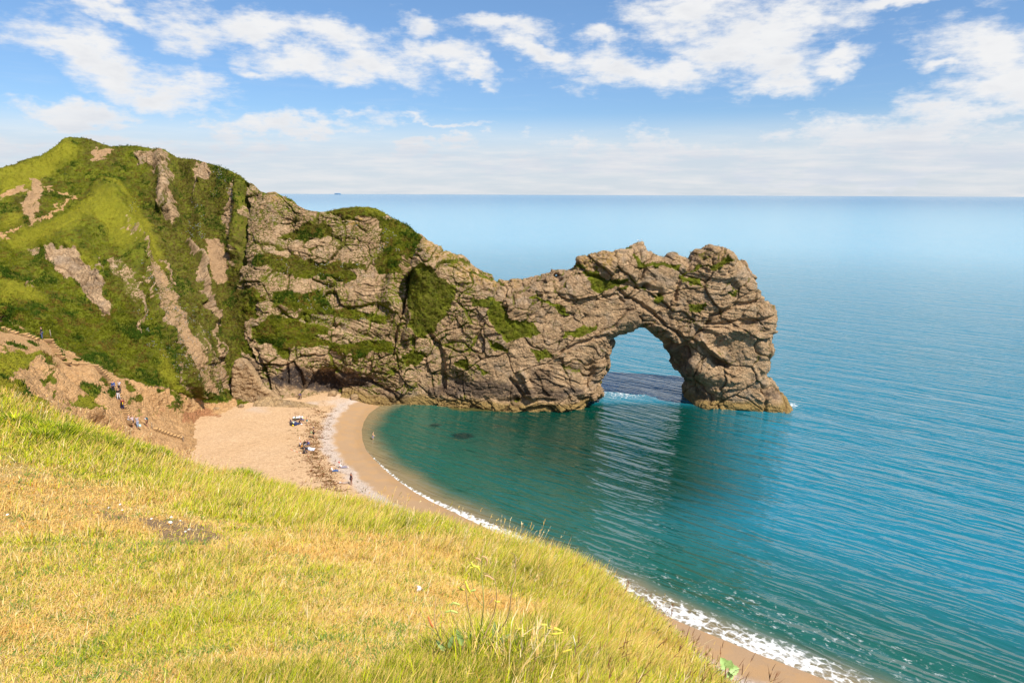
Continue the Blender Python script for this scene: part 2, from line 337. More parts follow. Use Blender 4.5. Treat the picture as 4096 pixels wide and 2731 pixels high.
VEGP = [
 [(1315,850),(1346,825),(1436,815),(1525,840),(1545,893),(1534,937),(1516,884),(1458,875),(1391,870),(1315,860)],
 [(1543,870),(1659,915),(1685,982),(1677,1013),(1632,1036),(1596,1071),(1605,1103),(1516,1103),(1494,1058),(1512,1013),(1538,969)],
 [(1012,1013),(1079,1018),(1150,1018),(1186,1031),(1221,1045),(1454,1054),(1458,1076),(1382,1080),(1422,1112),(1400,1125),(1320,1116),(1195,1116),(1168,1103),(1096,1076),(1007,1049)],
 [(1168,929),(1302,880),(1346,946),(1239,946),(1186,973),(1114,964)],
 [(1098,1161),(1183,1165),(1289,1178),(1327,1220),(1429,1241),(1565,1268),(1561,1284),(1438,1280),(1353,1263),(1268,1250),(1166,1241),(1115,1216),(1081,1195)],
 [(1004,1314),(1098,1263),(1183,1280),(1310,1305),(1327,1326),(1280,1335),(1268,1348),(1395,1386),(1463,1360),(1540,1365),(1574,1390),(1557,1424),(1480,1411),(1408,1450),(1391,1416),(1353,1416),(1327,1390),(1225,1382),(1183,1386),(1149,1390),(1153,1424),(1115,1416),(1064,1386),(1021,1365)],
 [(894,1144),(1038,1161),(1055,1190),(1021,1229),(1038,1271),(987,1288),(979,1348),(1030,1420),(1013,1433),(950,1380),(905,1330),(890,1250)],
 [(1625,1093),(1690,1040),(1760,1110),(1815,1140),(1800,1230),(1757,1322),(1693,1348),(1638,1305),(1650,1233),(1629,1178)],
 [(1600,1433),(1646,1399),(1701,1416),(1684,1450),(1625,1467)],
 [(1884,1196),(1975,1191),(2016,1216),(1986,1247),(1955,1227),(1894,1227)],
 [(1955,1227),(2016,1227),(2057,1278),(2139,1288),(2159,1334),(2098,1339),(2047,1349),(2027,1359),(1986,1323),(1955,1288)],
 [(2251,1354),(2256,1329),(2384,1293),(2384,1312),(2302,1349)],
 [(1955,1359),(2016,1390),(2030,1410),(1986,1405)],
 [(1808,1432),(1873,1437),(1888,1468),(1820,1463)],
 [(2118,1395),(2169,1398),(2224,1420),(2180,1430),(2139,1438)],
 [(1894,1461),(1950,1480),(1930,1492)],
 [(2527,1024),(2588,1050),(2714,1060),(2708,1082),(2598,1068),(2557,1066)],
 [(2363,1094),(2506,1126),(2490,1142),(2404,1158),(2368,1142)],
 [(2722,1105),(2802,1114),(2802,1137),(2736,1128)],
 [(2833,1060),(2935,1048),(2935,1063),(2843,1082)],
 [(2618,1200),(2644,1176),(2664,1186),(2639,1210)],
 [(2752,1218),(2835,1206),(2815,1245),(2771,1236)],
 [(2905,1178),(2962,1160),(2958,1182)],
 [(2500,990),(2522,986),(2528,1000),(2505,1004)], [(2470,1150),(2520,1150),(2500,1165),(2475,1165)], [(2560,1160),(2600,1155),(2590,1175)]]
ROCKL = [([(629,1200),(640,1260),(690,1360),(735,1440)], 6), ([(731,1250),(760,1340),(800,1420),(815,1470)], 7), ([(850,1290),(880,1380),(900,1450),(905,1560)], 8), ([(560,1180),(575,1260),(570,1300)], 6), ([(700,1440),(740,1520),(790,1580)], 5),
 ([(526,969),(574,1050),(593,1136),(622,1250)], 4), ([(925,860),(950,900),(960,990)], 9), ([(905,1010),(935,1090),(930,1180)], 7), ([(880,1420),(900,1500),(890,1560)], 8), ([(380,1030),(410,1080)], 6), ([(660,1050),(700,1140),(720,1200)], 4), ([(120,1130),(140,1160)], 8), ([(555,1290),(560,1330)], 6)]
VEGL = [([(965,740),(962,850),(955,1000),(940,1100),(935,1200)], 16), ([(2310,1060),(2350,1092),(2420,1112),(2500,1130)], 6),
 ([(1895,1090),(1935,1110),(1975,1135)], 5), ([(1940,1060),(2010,1140)], 3), ([(2120,1190),(2230,1230),(2280,1260)], 5), ([(2840,1062),(2760,1080),(2740,1120)], 4)]
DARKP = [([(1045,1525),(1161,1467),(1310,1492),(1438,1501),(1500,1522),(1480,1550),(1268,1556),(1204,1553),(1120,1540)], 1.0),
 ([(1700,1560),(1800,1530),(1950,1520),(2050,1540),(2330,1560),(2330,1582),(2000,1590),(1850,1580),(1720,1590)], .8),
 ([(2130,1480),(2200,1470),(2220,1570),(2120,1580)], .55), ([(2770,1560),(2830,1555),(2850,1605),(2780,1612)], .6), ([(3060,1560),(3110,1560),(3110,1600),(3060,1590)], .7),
 ([(1510,1560),(1600,1560),(1640,1600),(1560,1605)], .5), ([(2660,1395),(2750,1400),(2790,1500),(2755,1520),(2700,1450)], .55),  # last patch paints shade onto the overhung inner face of the right leg
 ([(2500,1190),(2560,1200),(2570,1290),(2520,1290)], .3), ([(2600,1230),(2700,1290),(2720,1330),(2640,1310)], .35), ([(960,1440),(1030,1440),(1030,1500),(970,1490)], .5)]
EARTHP = [([(574,1040),(600,1100),(640,1250),(740,1438),(820,1570),(884,1583),(830,1440),(760,1300),(690,1140),(612,1035)], .60),
 ([(110,725),(172,715),(165,768),(156,835),(146,885),(120,890),(96,844),(86,811),(120,768)], .68),
 ([(0,800),(29,763),(96,739),(105,758),(29,792)], .9), ([(373,600),(484,582),(440,614),(400,642),(350,650),(368,620)], .7),
 ([(818,955),(875,960),(908,1026),(903,1125),(861,1135),(832,1064)], .95), ([(540,890),(570,950),(540,960)], .5), ([(600,1540),(700,1500),(640,1350),(600,1300),(560,1420)], .0), ([(445,850),(520,960),(545,1060),(500,960)], .5), ([(780,1250),(900,1500),(860,1560),(790,1400)], .45),
 ([(-500,1240),(0,1262),(130,1330),(215,1385),(330,1440),(420,1480),(480,1500),(560,1545),(700,1560),(790,1600),(870,1620),(950,1590),(950,1800),(900,1900),(-500,1900)], 1.)]
EARTHL = [([(158,744),(239,770),(306,785),(258,822),(167,873),(96,907),(0,950)], 4), ([(306,785),(200,830)], 3)]
LICHP = [([(730,1655),(830,1640),(930,1685),(900,1730),(800,1715),(720,1690)], 1.), ([(600,1640),(660,1650),(640,1680)], .6), ([(1700,950),(2000,1130),(1980,1160),(1800,1080),(1680,990)], .8), ([(1100,770),(1200,800),(1180,830),(1040,790)], .8), ([(2330,1020),(2460,990),(2480,1040),(2380,1090),(2310,1070)], .6),
 ([(2760,990),(2960,1040),(2960,1080),(2800,1060)], .3), ([(1385,870),(1440,875),(1430,900),(1390,895)], 1.), ([(1900,1100),(2100,1120),(2080,1150),(1900,1150)], .5)]
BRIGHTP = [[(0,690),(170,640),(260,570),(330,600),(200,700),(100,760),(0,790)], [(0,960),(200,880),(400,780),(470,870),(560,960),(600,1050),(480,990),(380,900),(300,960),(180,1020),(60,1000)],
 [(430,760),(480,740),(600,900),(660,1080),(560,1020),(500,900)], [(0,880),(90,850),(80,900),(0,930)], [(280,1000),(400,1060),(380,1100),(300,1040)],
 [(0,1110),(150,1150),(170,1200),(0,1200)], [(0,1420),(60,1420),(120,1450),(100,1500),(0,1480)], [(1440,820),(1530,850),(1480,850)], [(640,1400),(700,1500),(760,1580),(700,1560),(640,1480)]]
GRASSBANK = [[(-500,1400),(0,1410),(50,1440),(60,1490),(-500,1480)], [(10,1400),(80,1410),(120,1440),(110,1480),(60,1480),(20,1430)], [(-500,1440),(30,1455),(60,1500),(-500,1510)], [(275,1605),(370,1620),(370,1660),(300,1640)], [(-500,1520),(60,1520),(100,1560),(-500,1600)],
 [(110,1575),(190,1600),(200,1640),(150,1625)]]
LA = {}
BROWNP = [([(800,930),(890,930),(930,1130),(840,1150)], 1.), ([(60,700),(190,700),(170,900),(60,900)], .7), ([(340,570),(500,570),(480,660),(340,660)], .7), ([(600,620),(740,610),(960,720),(1000,1000),(940,1580),(840,1600),(700,1400),(620,1150),(560,900)], .75), ([(560,1020),(640,1040),(740,1300),(880,1590),(780,1600),(640,1300)], 1.), ([(420,1000),(560,1100),(600,1250),(560,1300),(440,1100)], .6), ([(1000,860),(1540,870),(1560,1100),(1010,1100)], .5), ([(0,640),(120,640),(60,700),(0,720)], .5), ([(1620,1050),(1800,1120),(1760,1320),(1640,1300)], .35)]
def land_attrs(px, py, P, default_veg, seed=0):
    n = fbm(P * 0.45, 6, 50 + seed, .6) - 0.5; n2 = fbm(P * 0.45 + 91, 6, 60 + seed, .6) - 0.5
    x = px + n * 64; y = py + n2 * 64
    veg = np.full(px.shape, 0.0) + default_veg
    for p, v in ROCKP:
        mk = pmask(x, y, p, 8); veg = veg * (1 - mk) + v * mk
    for p, wd in ROCKL:
        mk = lines_mask(x + n * 30, y, p, wd, wd * .8); veg = veg * (1 - mk) + .22 * mk
    for p in VEGP:
        mk = pmask(x, y, p, 8); veg = np.maximum(veg, mk * 0.95)
    for p, wd in VEGL: veg = np.maximum(veg, lines_mask(x, y, p, wd, max(3, wd * .5)) * 0.9)
    earth = np.zeros(px.shape); dark = np.zeros(px.shape); lich = np.zeros(px.shape); bright = np.zeros(px.shape)
    for p, v in EARTHP: earth = np.maximum(earth, pmask(x, y, p, 7) * v)
    for p, wd in EARTHL: earth = np.maximum(earth, lines_mask(x, y, p, wd, 2))
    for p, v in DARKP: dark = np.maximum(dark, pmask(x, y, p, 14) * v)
    for p, v in LICHP: lich = np.maximum(lich, pmask(x, y, p, 14) * v)
    brown = np.zeros(px.shape)
    for p, v in BROWNP: brown = np.maximum(brown, pmask(x, y, p, 30) * v)
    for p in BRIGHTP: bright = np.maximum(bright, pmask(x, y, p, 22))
    pt = sstep(fbm(P * np.array([.35, .35, 1.0]), 4, 77), .54, .64) * sstep(py, 1800, 1500)
    veg = np.maximum(veg * (1 - np.clip(earth * 1.15, 0, 1)) + earth * 0.10, (earth > .9) * (py > 1200) * (px < 960) * pt * .8)
    for p in GRASSBANK:
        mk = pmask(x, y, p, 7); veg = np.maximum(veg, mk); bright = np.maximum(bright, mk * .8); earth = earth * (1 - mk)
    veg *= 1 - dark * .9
    ochre = sstep(P[:, 2] + 1.6 * (fbm(P * 0.4, 3, 9) - .5), 2.1, 1.1)
    veg *= 1 - ochre
    LA['brown'] = brown; return veg, earth, dark, ochre, lich, bright
def rock_disp(P, rock, seed=0, amp=1.0, strata=None):
    """blocky limestone relief; returns displacement, crack (0..1), tone per block"""
    wv = np.stack([fbm(P * 0.16 + s, 3, 70 + seed + int(s)) for s in (0., 31., 57.)], 1) - 0.5
    Q = P + wv * 5.0
    D = np.zeros(len(P)); crack = np.zeros(len(P)); tone = np.zeros(len(P))
    gm = sstep(fbm(P * 0.22, 3, 80 + seed), .36, .62)
    for sc, a, tl, g, w_, cw in ((8.5, 1.2, 0.20, 0.42, 0.022, .8), (3.3, 0.60, 0.22, 0.22, 0.038, .9), (1.35, 0.24, 0.26, 0.10, 0.05, .6)):
        km = 1.0 if sc > 5 else (0.35 + 0.65 * gm if sc > 2 else gm)
        S = np.array([1.0, 1.0, 1.35]) / sc
        d1, d2, cid, dv = worley(Q * S, seed * 10 + int(sc * 10))
        e = d2 - d1; rd = np.stack([np.sin(cid * 97.), np.sin(cid * 57. + 1), np.sin(cid * 131. + 2)], 1)
        cr = np.exp(-(e / w_) ** 2)
        D += km * (a * (cid - 0.5) - tl * (dv * rd).sum(1) * min(sc, 3.0) * 0.5 - g * cr)
        crack = np.maximum(crack, cr * cw * km); tone += (cid * 7919 % 1.0) * (0.5 if sc > 3 else 0.4 if sc > 1.5 else 0.25)
    small = sstep(fbm(P * 0.17 + 40, 3, 90 + seed), .42, .58) * (0.5 if seed == 5 else 1.0)
    rub = worley(Q * np.array([1.0, 1.0, 1.4]) / .48, 87 + seed); D += (.07 * (rub[2] - .5) - .05 * rub[0]) * (.4 + .6 * sstep(fbm(P * .3, 2, 95 + seed), .4, .6))
    d1, d2, cid, dv = worley(Q * np.array([1.0, 1.0, 1.5]) / 0.72, 77 + seed); cr = np.exp(-((d2 - d1) / .13) ** 2)
    D += small * (.16 * (cid - .5) - .13 * cr); crack = np.maximum(crack, cr * small * .75)
    bw = Q @ np.array([.22, -.12, .97]) + 1.4 * fbm(P * .12, 2, 61 + seed); lay = bw / .85; li = np.floor(lay).astype(np.int64); lf = lay - li; lh = hash3(li, np.floor(Q[:, 0] / 9).astype(np.int64), li * 0, 63 + seed)
    lm = sstep(fbm(P * .11 + 7, 3, 64 + seed), .38, .6); lg = np.exp(-(np.minimum(lf, 1 - lf) / .07) ** 2); D += lm * ((lh - .5) * .5 - .22 * lg); crack = np.maximum(crack, lg * lm * .6)
    D += -1.1 * np.abs(fbm(P * np.array([.42, .42, .62]), 5, 33 + seed, .55) - 0.5) - .35 * np.abs(fbm(P * 1.5, 4, 36 + seed, .6) - .5) + .3
    Dv = (fbm(P * 0.55, 5, 41 + seed, 0.6) - 0.5) * 1.9 + (fbm(P * 2.4, 3, 45) - 0.5) * 0.5
    return amp * (D * rock + Dv * (1 - rock)), crack, np.clip(tone / 1.15, 0, 1)

# ------------------------------------------------------------------ headland: hill and cliff wall (a closed landform: face, crest, seaward slope)
RIDGE = [(-500,850),(-400,800),(-250,750),(-100,710),(0,684),(29,672),(62,667),(81,655),(115,643),(134,636),(167,631),(191,620),(215,603),(239,581),(258,565),(282,553),(311,551),(344,554),(383,565),(411,576),(445,584),(483,585),(507,581),(545,584),(574,588),(612,596),(655,603),(674,612),(717,625),(765,636),(813,648),(842,655),(885,667),(918,682),(962,703),(989,728),(1016,739),(1038,763),(1065,772),(1079,769),(1101,768),(1123,781),(1150,792),(1168,799),(1181,817),(1204,830),(1226,841),(1257,847),(1288,849),(1320,844),(1346,837),(1382,832),(1427,828),(1471,829),(1507,835),(1534,848),(1561,866),(1592,882),(1623,897),(1650,915),(1668,933),(1686,937),(1712,962),(1739,984),(1757,1000),(1792,1022),(1830,1048),(1870,1075)]
DEPTH = [(-500,850,150),(-300,770,158),(0,675,158),(150,630,163),(300,550,168),(500,585,168),(650,610,166),(800,665,162),(900,705,158),(1000,760,153),(1070,775,150),(1200,835,146),(1320,850,145),(1450,830,146),(1600,880,146),(1680,950,142),(1800,1010,139),(1870,1080,137),
 (-500,1000,125),(-500,1300,98),(-500,1550,66),(-200,1100,112),(0,800,143),(0,950,124),(0,1100,111),(0,1250,98),(150,750,150),(150,900,134),(150,1020,125),(150,1150,113),(150,1280,101),
 (300,700,157),(300,850,143),(300,960,130),(300,1100,121),(300,1300,107),(300,1420,101),(430,760,153),(430,850,144),(440,1000,128),(440,1200,114),(450,1400,107.5),(450,1500,101),
 (560,700,160),(560,850,150),(560,1000,134),(560,1150,120),(600,1350,112),(600,1450,108.5),(600,1540,104.5),(660,800,152),(680,1000,142),(700,1200,124),(720,1400,116),(740,1560,111.5),
 (800,750,158),(800,900,150),(800,1050,142),(800,1200,130),(820,1400,120),(840,1560,118),(920,850,152),(925,1000,147),(930,1150,141),(935,1300,134),(940,1420,129),(950,1540,126),
 (1000,850,149),(1000,1000,141),(1000,1150,135),(1020,1300,131),(1050,1450,128),(1060,1560,126),(1150,950,143),(1200,1100,138),(1200,1250,133),(1200,1400,129),(1250,1480,129),(1280,1525,132),(1280,1590,128),
 (1400,950,142),(1400,1100,138),(1400,1250,134),(1420,1400,129),(1420,1480,128),(1430,1530,131),(1450,1590,128),(1560,1000,140),(1560,1150,136),(1560,1300,131),(1580,1450,128),(1560,1600,127),
 (1650,1080,138),(1640,1250,133),(1640,1400,129),(1650,1500,127.5),(1680,1600,127.5),(1740,1180,137),(1740,1350,134),(1760,1500,133),(1760,1620,132),(1860,1250,138),(1860,1600,137),
 (90,1325,98),(165,1358,98),(230,1430,96),(300,1462,97),(370,1468,97),(390,1510,95.6),(430,1560,94),(470,1608,92.8),(500,1670,91.6),(530,1715,91.5),(590,1725,93.5),(730,1765,97.5),(0,1310,98),
 (540,1600,99.5),(620,1640,102.5),(720,1640,110),(800,1650,116),(880,1690,113),(820,1730,109),(600,1850,88),(0,1420,76),(100,1500,75),(250,1600,79),(400,1700,85),(500,1780,88),(-200,1450,72),(0,1600,62),(200,1700,66),(400,1850,76)]
_D = np.array(DEPTH, float)
_df = tps(_D[:, :2] / 500.0, 1000.0 / _D[:, 2], 2e-3)
def bottom_py(px): return np.interp(px, [-500, 0, 300, 600, 760, 850, 930, 1000, 1100, 1300, 1450, 1600, 1900], [1660, 1680, 1800, 1880, 1860, 1760, 1690, 1660, 1640, 1640, 1660, 1680, 1700])
FINS = [([(445,844),(500,910),(531,969),(555,1055),(566,1130),(574,1230)], 16, .8), ([(526,969),(574,1050),(593,1136),(622,1250),(680,1349),(731,1438),(799,1583)], 9, 1.6),
 ([(655,620),(665,700),(672,800),(690,870)], 26, 2.2), ([(820,690),(800,740),(775,790)], 12, 1.6), ([(965,740),(958,860),(945,960),(930,1010)], 14, 1.8), ([(760,970),(815,1060),(806,1110),(826,1180),(856,1280)], 11, 1.8),
 ([(430,768),(502,863),(545,1026)], 45, 2.5), ([(167,1026),(296,954),(430,835)], 60, 2.5), ([(0,690),(150,660),(260,570)], 40, 1.5), ([(985,740),(980,900),(962,1050)], 9, -2.2), ([(700,640),(735,800),(740,930)], 36, -2.0),
 ([(1640,1100),(1630,1200),(1580,1330),(1572,1410)], 7, -1.6), ([(1040,1400),(1060,1500),(1075,1560)], 6, -0.8), ([(1150,1400),(1150,1530)], 6, -0.9), ([(1600,1030),(1560,1180),(1600,1300)], 24, 1.6),
 ([(1100,1240),(1300,1290),(1420,1330),(1570,1350)], 12, -1.0), ([(1450,1510),(1560,1570),(1600,1610)], 5, -.9),
 ([(550,1560),(640,1590),(760,1640),(860,1690)], 30, .8), ([(240,1480),(330,1560),(400,1650)], 16, -1.5), ([(130,1440),(240,1560),(360,1660),(480,1740)], 18, 1.6)]
def build_cliff():
    cols = np.concatenate([np.arange(-500, 0, 8.0), np.arange(0, 1872, 2.6)])
    nr = 470; s = np.linspace(0, 1, nr)
    PX = np.repeat(cols[:, None], nr, 1)
    top = np.interp(cols, [r[0] for r in RIDGE], [r[1] for r in RIDGE]); bot = bottom_py(cols)
    PY = bot[:, None] + (top - bot)[:, None] * s[None]
    Q = _df(np.stack([PX, PY], -1) / 500.0); Yd = 1000.0 / Q
    G = at_y(PX, PY, Yd)
    N = grid_normals(G); flip = (N * (G - CAM)).sum(2) > 0; N[flip] *= -1
    for _ in range(3):
        N[1:-1] = (N[:-2] + N[1:-1] + N[2:]) / 3; N[:, 1:-1] = (N[:, :-2] + N[:, 1:-1] + N[:, 2:]) / 3
    N /= np.linalg.norm(N, axis=2, keepdims=True)
    p = G.reshape(-1, 3); n = N.reshape(-1, 3); px = PX.ravel(); py = PY.ravel()
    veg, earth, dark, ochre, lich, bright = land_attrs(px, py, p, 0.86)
    rock = np.clip(1 - sstep(veg, .35, .85) - sstep(earth, .3, .7), 0, 1)
    d, crack, tone = rock_disp(p, rock, 0)
    soil = sstep(earth, .4, .8); d = d * (1 - soil * .2)
    fd = np.zeros(len(px))
    nx = px + (fbm(p * .3, 3, 5) - .5) * 30
    for pts, wd, h in FINS:
        mk = lines_mask(nx, py, pts, wd, wd * .9); fd += mk * h
    # keep the crest and the step path calm
    sr = np.tile(s, len(cols)); calm = np.clip((1 - sr) / 0.03, 0.35, 1)
    steps_m = np.maximum.reduce([lines_mask(px, py, q, 30, 14) for q in STEP_LINES])
    d = d * (1 - steps_m * .93); fd = fd * (1 - steps_m)
    p = p + n * ((d + fd) * calm)[:, None]
    G = p.reshape(len(cols), nr, 3)
    # seaward side
    nb = 26; back = []
    R = G[:, -1]
    for k in range(1, nb):
        t = k / (nb - 1); q = R.copy(); q[:, 1] += 3.0 * min(t * 6, 1) + 46 * t; q[:, 0] += -6 * t
        zz = R[:, 2] * (1 - t ** 1.3) - 3 * t + 0.4 * math.sin(min(t * 12, 3.1))
        q[:, 2] = zz; back.append(q)
    B = np.stack(back, 1)
    bd, bc, bt = rock_disp(B.reshape(-1, 3), np.full(B.shape[0] * B.shape[1], .6), 3)
    fade = np.tile(np.clip(np.arange(1, nb) / 4, 0, 1), len(cols))
    B = B + (bd * fade).reshape(B.shape[:2])[..., None] * np.array([0, 0.7, 0.7])
    GA = np.concatenate([G, B], 1)
    def ext(a, v): return np.concatenate([a.reshape(len(cols), nr), np.full((len(cols), nb - 1), v) if np.isscalar(v) else v.reshape(len(cols), nb - 1)], 1).ravel()
    at = dict(veg=ext(veg, .75), earth=ext(earth, 0.), dark=ext(dark, 0.), ochre=ext(ochre, 0.), lichen=ext(lich, 0.), bright=ext(bright, .2), brown=ext(LA['brown'], .3), crack=ext(crack, bc), tone=ext(tone, bt))
    F = grid_faces(len(cols), nr + nb - 1)
    o = make_mesh('cliff', GA.reshape(-1, 3), F, M_LAND, at, smooth=False, kind='structure', label='grass and limestone headland rising behind the beach')
    return G, cols, nr, dict(veg=veg, earth=earth, dark=dark, bright=bright, brown=LA['brown'])
# the three flights of steps on the earth slope, photo pixels of the centre line
STEP_LINES = [[(-20,1312),(60,1335),(140,1362)], [(175,1362),(240,1430)], [(240,1432),(345,1458)], [(375,1465),(430,1528),(455,1580),(480,1640),(500,1690),(540,1712),(600,1715)], [(600,1712),(735,1765)]]
CLG, CL_COLS, CL_NR, CLA = build_cliff()
def cliff_point(px, py):
    """surface point of the headland under a photo pixel (after displacement), nearest grid vertex"""
    ci = int(np.clip(np.searchsorted(CL_COLS, px), 0, len(CL_COLS) - 1)); col = CLG[ci]
    qx, qy = project(col); j = int(np.argmin(np.abs(qy - py) + np.abs(qx - px) * .2)); return col[j]

# ------------------------------------------------------------------ the arch
OUT = [(1690,975),(1720,978),(1746,990),(1766,1010),(1792,1015),(1820,1035),(1848,1040),(1863,1058),(1896,1066),(1919,1091),(1950,1104),(1970,1130),(2001,1130),(2032,1134),(2047,1122),(2078,1124),(2083,1132),(2123,1124),(2159,1109),(2190,1096),(2210,1077),(2231,1074),(2256,1086),(2292,1076),(2302,1058),(2312,1035),(2348,1028),(2389,1007),(2424,997),(2481,993),(2516,991),(2537,984),(2565,972),(2578,984),(2595,1007),(2623,1010),(2662,1021),(2674,1007),(2703,1005),(2726,1021),(2754,1025),(2766,999),(2787,997),(2807,999),(2833,984),(2858,984),(2884,999),(2914,1005),(2935,1020),(2950,1040),(2970,1053),(2983,1076),(2991,1099),(3006,1119),(3021,1145),(3042,1170),(3062,1196),(3072,1227),(3088,1257),(3083,1278),(3077,1303),(3075,1334),(3067,1369),(3065,1395),(3055,1405),(3057,1436),(3049,1456),(3037,1466),(3042,1487),(3062,1512),(3088,1536),(3098,1558),(3114,1580),(3127,1600),(3136,1650),(3136,1760),
 (2735,1760),(2738,1620),(2746,1573),(2761,1548),(2766,1525),(2741,1502),(2720,1476),(2700,1446),(2685,1415),(2669,1395),(2654,1374),(2629,1351),(2608,1336),(2593,1323),(2577,1316),(2557,1312),(2537,1311),(2516,1316),(2496,1321),(2460,1326),(2445,1339),(2432,1354),(2435,1362),(2450,1369),(2450,1380),(2435,1387),(2432,1402),(2424,1415),(2430,1441),(2430,1466),(2419,1487),(2399,1512),(2396,1533),(2412,1548),(2409,1568),(2380,1579),(2345,1590),(2338,1640),(2338,1760),(1560,1760),(1600,1500),(1630,1250),(1660,1050)]
YC = 133.0
def build_arch():
    poly = at_y(np.array([q[0] for q in OUT], float), np.array([q[1] for q in OUT], float), np.full(len(OUT), YC))[:, [0, 2]]
    h = 0.27
    xs = np.arange(-30, 57, h); zs = np.arange(-5, 34, h); ys = np.arange(YC - 12, YC + 14, h)
    XX, ZZ = np.meshgrid(xs, zs, indexing='ij')
    nz = np.stack([XX.ravel() * .5, np.full(XX.size, 3.), ZZ.ravel() * .5], 1)
    jx = (fbm(nz, 4, 201) - .5) * 0.9; jz = (fbm(nz, 4, 211) - .5) * 0.9
    o = poly_sd(XX.ravel() + jx, ZZ.ravel() + jz, poly).reshape(XX.shape)
    hole = at_y(2224., 1102., YC)
    o = np.minimum(o, np.hypot(XX - hole[0], ZZ - hole[2]) - 0.38)
    T = np.interp(ZZ, [-5, 0, 10, 22, 32], [9.5, 8.6, 7.0, 5.0, 4.0]) * (1 + 0.18 * np.sin(XX * .13 + 1))
    T *= 1 - 0.18 * sstep(XX, -2, -25) 
    R = np.interp(ZZ, [-5, 5, 20, 32], [2.6, 3.0, 3.4, 3.2])
    tt = np.clip(o / R, 0, 1); t = T * (1 - (1 - tt) ** 2) ** 0.62
    F2 = np.where(o > 0, t, o * 3)
    # front relief shift: dents and ribs, decided on the photograph
    V = F2[:, None, :] - np.abs(ys[None, :, None] - YC)
    # surface nets
    S = V > 0
    nx, ny, nzz = V.shape
    c = [(0,0,0),(1,0,0),(0,1,0),(1,1,0),(0,0,1),(1,0,1),(0,1,1),(1,1,1)]
    cnt = np.zeros((nx-1, ny-1, nzz-1), np.int8)
    for a, b, d in c: cnt += S[a:nx-1+a, b:ny-1+b, d:nzz-1+d]
    act = (cnt > 0) & (cnt < 8); idx = -np.ones(act.shape, np.int64); ii = np.argwhere(act); idx[act] = np.arange(len(ii))
    acc = np.zeros((len(ii), 3)); m = np.zeros(len(ii))
    for p in range(8):
        for q in range(p + 1, 8):
            dd = [abs(c[p][r] - c[q][r]) for r in range(3)]
            if sum(dd) != 1: continue
            vp = V[ii[:, 0] + c[p][0], ii[:, 1] + c[p][1], ii[:, 2] + c[p][2]]; vq = V[ii[:, 0] + c[q][0], ii[:, 1] + c[q][1], ii[:, 2] + c[q][2]]
            cr = (vp > 0) != (vq > 0); tq = np.where(cr, vp / np.where(vp == vq, 1, vp - vq), 0)
            pos = np.array(c[p])[None] + tq[:, None] * (np.array(c[q]) - np.array(c[p]))[None]
            acc += np.where(cr[:, None], pos, 0); m += cr
    vv = (ii + acc / m[:, None]) * h + np.array([xs[0], ys[0], zs[0]])
    faces = []
    for ax in range(3):
        sl0 = [slice(None)] * 3; sl1 = [slice(None)] * 3; sl0[ax] = slice(0, -1); sl1[ax] = slice(1, None)
        A = S[tuple(sl0)]; B = S[tuple(sl1)]; e = np.argwhere(A != B); u, v_ = [(1, 2), (2, 0), (0, 1)][ax]
        ok = (e[:, u] > 0) & (e[:, v_] > 0) & (e[:, u] < V.shape[u] - 1) & (e[:, v_] < V.shape[v_] - 1); e = e[ok]
        def at(du, dv):
            q = e.copy(); q[:, u] -= du; q[:, v_] -= dv; return idx[q[:, 0], q[:, 1], q[:, 2]]
        f = np.stack([at(1, 1), at(0, 1), at(0, 0), at(1, 0)], 1)
        inv = ~A[e[:, 0], e[:, 1], e[:, 2]]; f[inv] = f[inv][:, ::-1]; faces.append(f)
    F = np.concatenate(faces); F = F[(F >= 0).all(1)]
    # smooth twice
    def smooth(vv, F, it, lam):
        for _ in range(it):
            s = np.zeros_like(vv); w_ = np.zeros(len(vv))
            for k in range(4):
                a = F[:, k]; b = F[:, (k + 1) % 4]; np.add.at(s, a, vv[b]); np.add.at(s, b, vv[a]); np.add.at(w_, a, 1); np.add.at(w_, b, 1)
            vv = vv * (1 - lam) + lam * s / np.maximum(w_, 1)[:, None]
        return vv
    vv = smooth(vv, F, 3, .5)
    # one subdivision
    E = np.sort(np.concatenate([F[:, [k, (k + 1) % 4]] for k in range(4)]), 1)
    key = E[:, 0] * len(vv) + E[:, 1]; uk, inv = np.unique(key, return_inverse=True)
    em = (vv[uk // len(vv)] + vv[uk % len(vv)]) / 2; fc = vv[F].mean(1); n0 = len(vv); nF = len(F)
    ei = n0 + inv.reshape(4, nF).T; fi = n0 + len(em) + np.arange(nF)
    vv = np.concatenate([vv, em, fc]); F = np.concatenate([np.stack([F[:, k], ei[:, k], fi, ei[:, (k + 3) % 4]], 1) for k in range(4)])
    # normals
    a, b, c_, d_ = (vv[F[:, k]] for k in range(4)); fn = np.cross(c_ - a, d_ - b); n = np.zeros_like(vv)
    for k in range(4):
        for r in range(3): n[:, r] += np.bincount(F[:, k], fn[:, r], len(vv))
    n /= np.maximum(np.linalg.norm(n, axis=1, keepdims=True), 1e-9)
    if ((vv[:, 1] < YC - 3) * n[:, 1]).sum() > 0: F = F[:, ::-1]; n = -n
    px, py = project(vv)
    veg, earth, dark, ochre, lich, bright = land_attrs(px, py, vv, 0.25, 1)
    frontm = sstep(-n[:, 1], -.2, .3)
    rock = 1 - sstep(veg, .4, .9) * .8
    d, crack, tone = rock_disp(vv, rock, 5, 0.9)
    nx_ = px + (fbm(vv * .5, 3, 15) - .5) * 26; ny_ = py + (fbm(vv * .5, 3, 16) - .5) * 26
    for pts, wd, hgt in ARCH_LINES: d += lines_mask(nx_, ny_, pts, wd, wd * .95) * hgt * frontm
    for (cx_, cy_, rx, ry, hgt) in ARCH_DENTS:
        q = ((nx_ - cx_) / rx) ** 2 + ((ny_ - cy_) / ry) ** 2; d += hgt * np.exp(-q ** 1.5) * frontm
